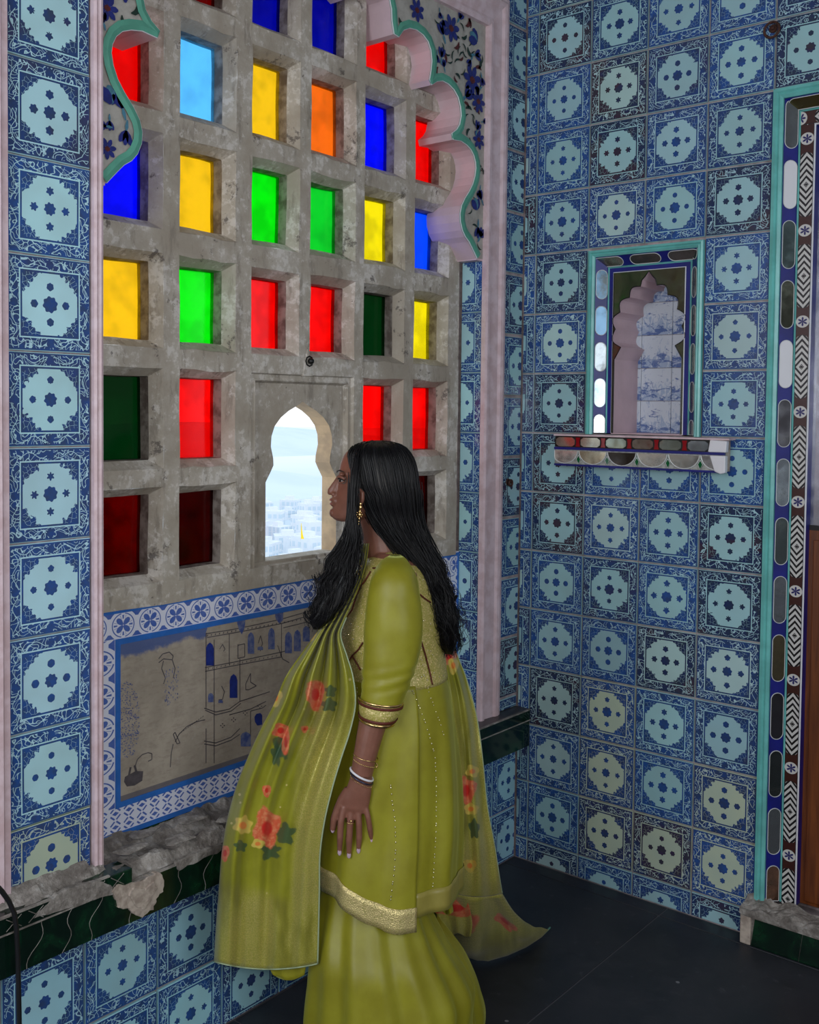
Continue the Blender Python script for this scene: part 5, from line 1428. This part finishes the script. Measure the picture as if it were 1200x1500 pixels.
# far part of the shawl, running over the right shoulder and down the back
shb=[(800,530,545,2.50,2.56),(815,540,560,2.60,2.66)]
bk=[(940,640,664,2.555,2.60),(960,642,670,2.555,2.61),(990,646,682,2.56,2.62),(1030,652,694,2.56,2.62),(1070,657,702,2.56,2.62),(1120,663,708,2.56,2.62),(1180,668,714,2.56,2.63),(1240,671,725,2.57,2.65),(1285,668,732,2.58,2.68),(1308,662,736,2.60,2.72)]
def bf(u_,py):
    v=(py-940)/368
    return 6*math.sin(u_*3)*v,.013*math.sin(u_*15+v*3)*(.5+.5*v)+.008*noise.noise(Vector((u_*5,v*6,2)))-.03*math.sin(u_*PI)
o,GB=sheet('shawl_back',bk,44,bf,SHAWL)
small('shawl_edge',PALE,lambda s:s.tube([r_[-1] for r_ in GB],.0015,6))
# the end trailing on the floor
def fz(px,py): return hit(px,py,2,.006)
top=[GB[-1][int(j*44/24)] for j in range(25)]
edge=[(628,1352),(645,1372),(672,1396),(700,1407),(716,1409),(745,1399),(775,1384),(797,1370),(806,1361)]
def pe_(t):
    k_=t*(len(edge)-1); i=min(int(k_),len(edge)-2); f=k_-i; return edge[i][0]+(edge[i+1][0]-edge[i][0])*f,edge[i][1]+(edge[i+1][1]-edge[i][1])*f
s=MB(); rows_=[];uvs=[]
N1=24
for i in range(N1+1):
    v=i/N1; row=[];ur=[]
    for j in range(25):
        u_=j/24; a=top[j]; ex,ey=pe_(u_); b_=fz(ex,ey)
        p=a.lerp(b_,v); 
        sag=(1-v)**1.25; p.z=b_.z+(a.z-b_.z)*sag
        p.z+= .020*math.sin(u_*11+v*2.5)*math.sin(PI*v)+.012*noise.noise(Vector((u_*4,v*4,8)))*math.sin(PI*v)
        p.z=max(p.z,.006+.003*math.sin(u_*20)*(1-v)+.003); row.append(p)
        tx=668+(ex-668)*v; ur.append(((662+74*u_)*(1-v)/1000+ex*v/1000,(1308*(1-v)+ey*v)/1000))
    rows_.append(row); uvs.append(ur)
s.grid(rows_,uvs=uvs); s.build('shawl_train',SHAWL,pe,smooth=True,solid=.0012)
small('shawl_edge',plain('sea_green_binding',(.16,.38,.28),.5),lambda s:s.tube([p+Vector((0,0,.002)) for p in rows_[-1]],.0028,6))
CORAL=silk('coral_flower_cloth',(.50,.05,.02),(.42,.12,.03),.4,.2)
inn=[(1285,612,668,2.62,2.62),(1320,622,685,2.63,2.64),(1352,640,692,2.66,2.68),(1370,650,690,2.70,2.70)]
sheet('shawl_inner_fold',inn,26,lambda u_,py:(3*math.sin(u_*9),.012*math.sin(u_*14+py*.03)),SHAWL)
inn2=[(1290,636,664,2.57,2.57),(1315,640,662,2.57,2.57),(1334,648,664,2.58,2.58)]
sheet('shawl_inner_fold',inn2,16,lambda u_,py:(6*math.sin(u_*3),.010*math.sin(u_*10+py*.05)),VEL)

# ---- hair
cap_=[(645,549,557,2.522,.008),(646.3,539,568,2.522,.030),(648.8,529,580,2.522,.050),(652.5,520,589,2.522,.066),(657,515,595,2.522,.077),(664,511.8,600.5,2.522,.084),(672,511,605,2.522,.087),(686,513.5,609,2.522,.090),(700,516,611,2.522,.091),(712,519,612.5,2.522,.091),(722,526,613,2.522,.090),(735,530,613.5,2.522,.088),(750,538,614,2.522,.085),
 (768,549,617,2.522,.083),(790,566,625,2.522,.080),(812,586,635,2.520,.078),(832,604,646,2.515,.074),(848,616,647,2.51,.070),(866,620,657,2.51,.066),(884,631,656,2.505,.060),(902,633,665,2.50,.055),(920,641,662,2.50,.048),(938,641,669,2.50,.040),(950,648,666,2.50,.026),(957,652,664,2.50,.012)]
ct=smooth_tab(cap_,1.5)
hf=lambda py,th:.012*math.sin(th*22+py*.02)+.010*noise.noise(Vector((math.cos(th)*4,math.sin(th)*4,py*.03)))
s=MB(); K_=72
rows_=[[rpt(ct,r_[0],2*PI*j/K_,.72,0,hf) for j in range(K_)] for r_ in ct]
s.grid(rows_,closed=True); s.face([j for j in range(K_)][::-1]); n9=len(rows_)-1; s.face([n9*K_+j for j in range(K_)])
s.build('hair_mass',HAIR,pe,smooth=True)
lock=[(664,521,529,2.450,.010),(685,517,525,2.440,.014),(705,515.5,522.5,2.434,.015),(735,514,521,2.432,.015),(765,512,522,2.432,.017),(785,507,526,2.430,.020),(802,498,525,2.425,.022),(820,484,523,2.418,.024),(838,481,518,2.412,.024),(852,470,516,2.405,.024),(868,470,508,2.400,.023),(882,459,504,2.398,.022),(895,459,494,2.395,.020),(906,453,486,2.394,.016),(915,456,477,2.393,.010),(922,459,469,2.393,.004)]
lt=smooth_tab(lock,3)
s=MB(); rows_=[[rpt(lt,r_[0],2*PI*j/28,.85,-.001,lambda py,th:.10*math.sin(th*6+py*.05)) for j in range(28)] for r_ in lt]
s.grid(rows_,closed=True); s.face([j for j in range(28)][::-1]); n9=len(rows_)-1; s.face([n9*28+j for j in range(28)]); s.build('hair_lock',HAIR,pe,smooth=True)
hr=random.Random(21)
def strands(name,tab,N_,th_fn,a_fn,e_fn,pw,wave,rad,outw,seg=4,curl=0):
    s=MB()
    for _ in range(N_):
        th=th_fn(); a=a_fn(); e=e_fn(); k_=max(8,int((e-a)/7)); ph=hr.uniform(0,6.28); fq=hr.uniform(.03,.055); o_=hr.uniform(*outw); am=hr.uniform(.5,1.3)*wave; ph2=hr.uniform(0,6.28)
        pts=[];rd=[]
        for i in range(k_+1):
            t=i/k_; py=a+(e-a)*t
            w_=am*max(0,(py-745)/170)
            p=rpt(tab,py,th+.10*math.sin(py*.02+ph)*t,pw,o_)
            p=p+rt*(w_*math.sin(py*fq+ph))+fh*(w_*math.cos(py*fq*1.1+ph2))
            if curl and t>.8: q=(t-.8)/.2; p=p+rt*(curl*math.sin(q*3.6+ph*.3)*q)+Vector((0,0,abs(curl)*q*q))
            pts.append(p); rd.append(rad*(1-.65*t))
        s.tube(pts,rd,seg,cap=False)
    o=s.build(name,HAIR,pe,smooth=True); o['kind']='stuff'; return o
strands('hair_strands',ct,620,lambda:hr.uniform(-PI,PI),lambda:hr.uniform(645.2,680),lambda:hr.uniform(885,964),.72,.013,.0014,(-.001,.0040))
strands('hair_strands',ct,200,lambda:hr.uniform(-PI,PI),lambda:hr.uniform(700,760),lambda:hr.uniform(840,960),.72,.022,.0013,(.001,.012),curl=.018)
strands('hair_strands',lt,150,lambda:hr.uniform(-PI,PI),lambda:hr.uniform(664,680),lambda:hr.uniform(880,926),.85,.013,.0014,(-.003,.004))
strands('hair_strands',lt,110,lambda:hr.uniform(-PI,PI),lambda:hr.uniform(680,780),lambda:hr.uniform(860,918),.85,.020,.0013,(.000,.009),curl=-.018)
def curls(s):
    for (x_,y_,D,rx,n_,dirn) in ((459,903,2.39,.012,1.2,-1),(470,850,2.40,.010,1.0,-1),(478,868,2.40,.011,1.1,-1),(655,905,2.50,.012,1.0,1),(664,935,2.49,.010,1.1,1),(650,942,2.47,.010,1.2,-1),(657,880,2.50,.012,1.0,1)):
        for q in range(5):
            c=P(x_,y_,D)+Vector((hr.uniform(-.004,.004),hr.uniform(-.004,.004),hr.uniform(-.004,.004)))
            pts=[c+rt*dirn*(rx*(1.2-t)*math.cos(t*n_*6.28)+.004)+Vector((0,0,-rx*1.6*math.sin(t*n_*5)-.01*t+.012)) for t in [i/16 for i in range(17)]]
            s.tube(pts,[.0014*(1-.7*i/16) for i in range(17)],4,cap=False)
    # one loose tip curling out at the left
    pts=[P(a,b_,2.392) for a,b_ in ((462,915),(456,914),(450,911),(446,906),(444,900),(446,896))]
    s.tube(pts,[.0022,.0020,.0017,.0014,.0010,.0006],5)
    pts=[P(a,b_,2.50) for a,b_ in ((650,850),(658,868),(664,880),(668,888),(673,898))]
    s.tube(pts,[.0022,.0020,.0017,.0012,.0006],5)
o=small('hair_curls',HAIR,curls); o['kind']='stuff'
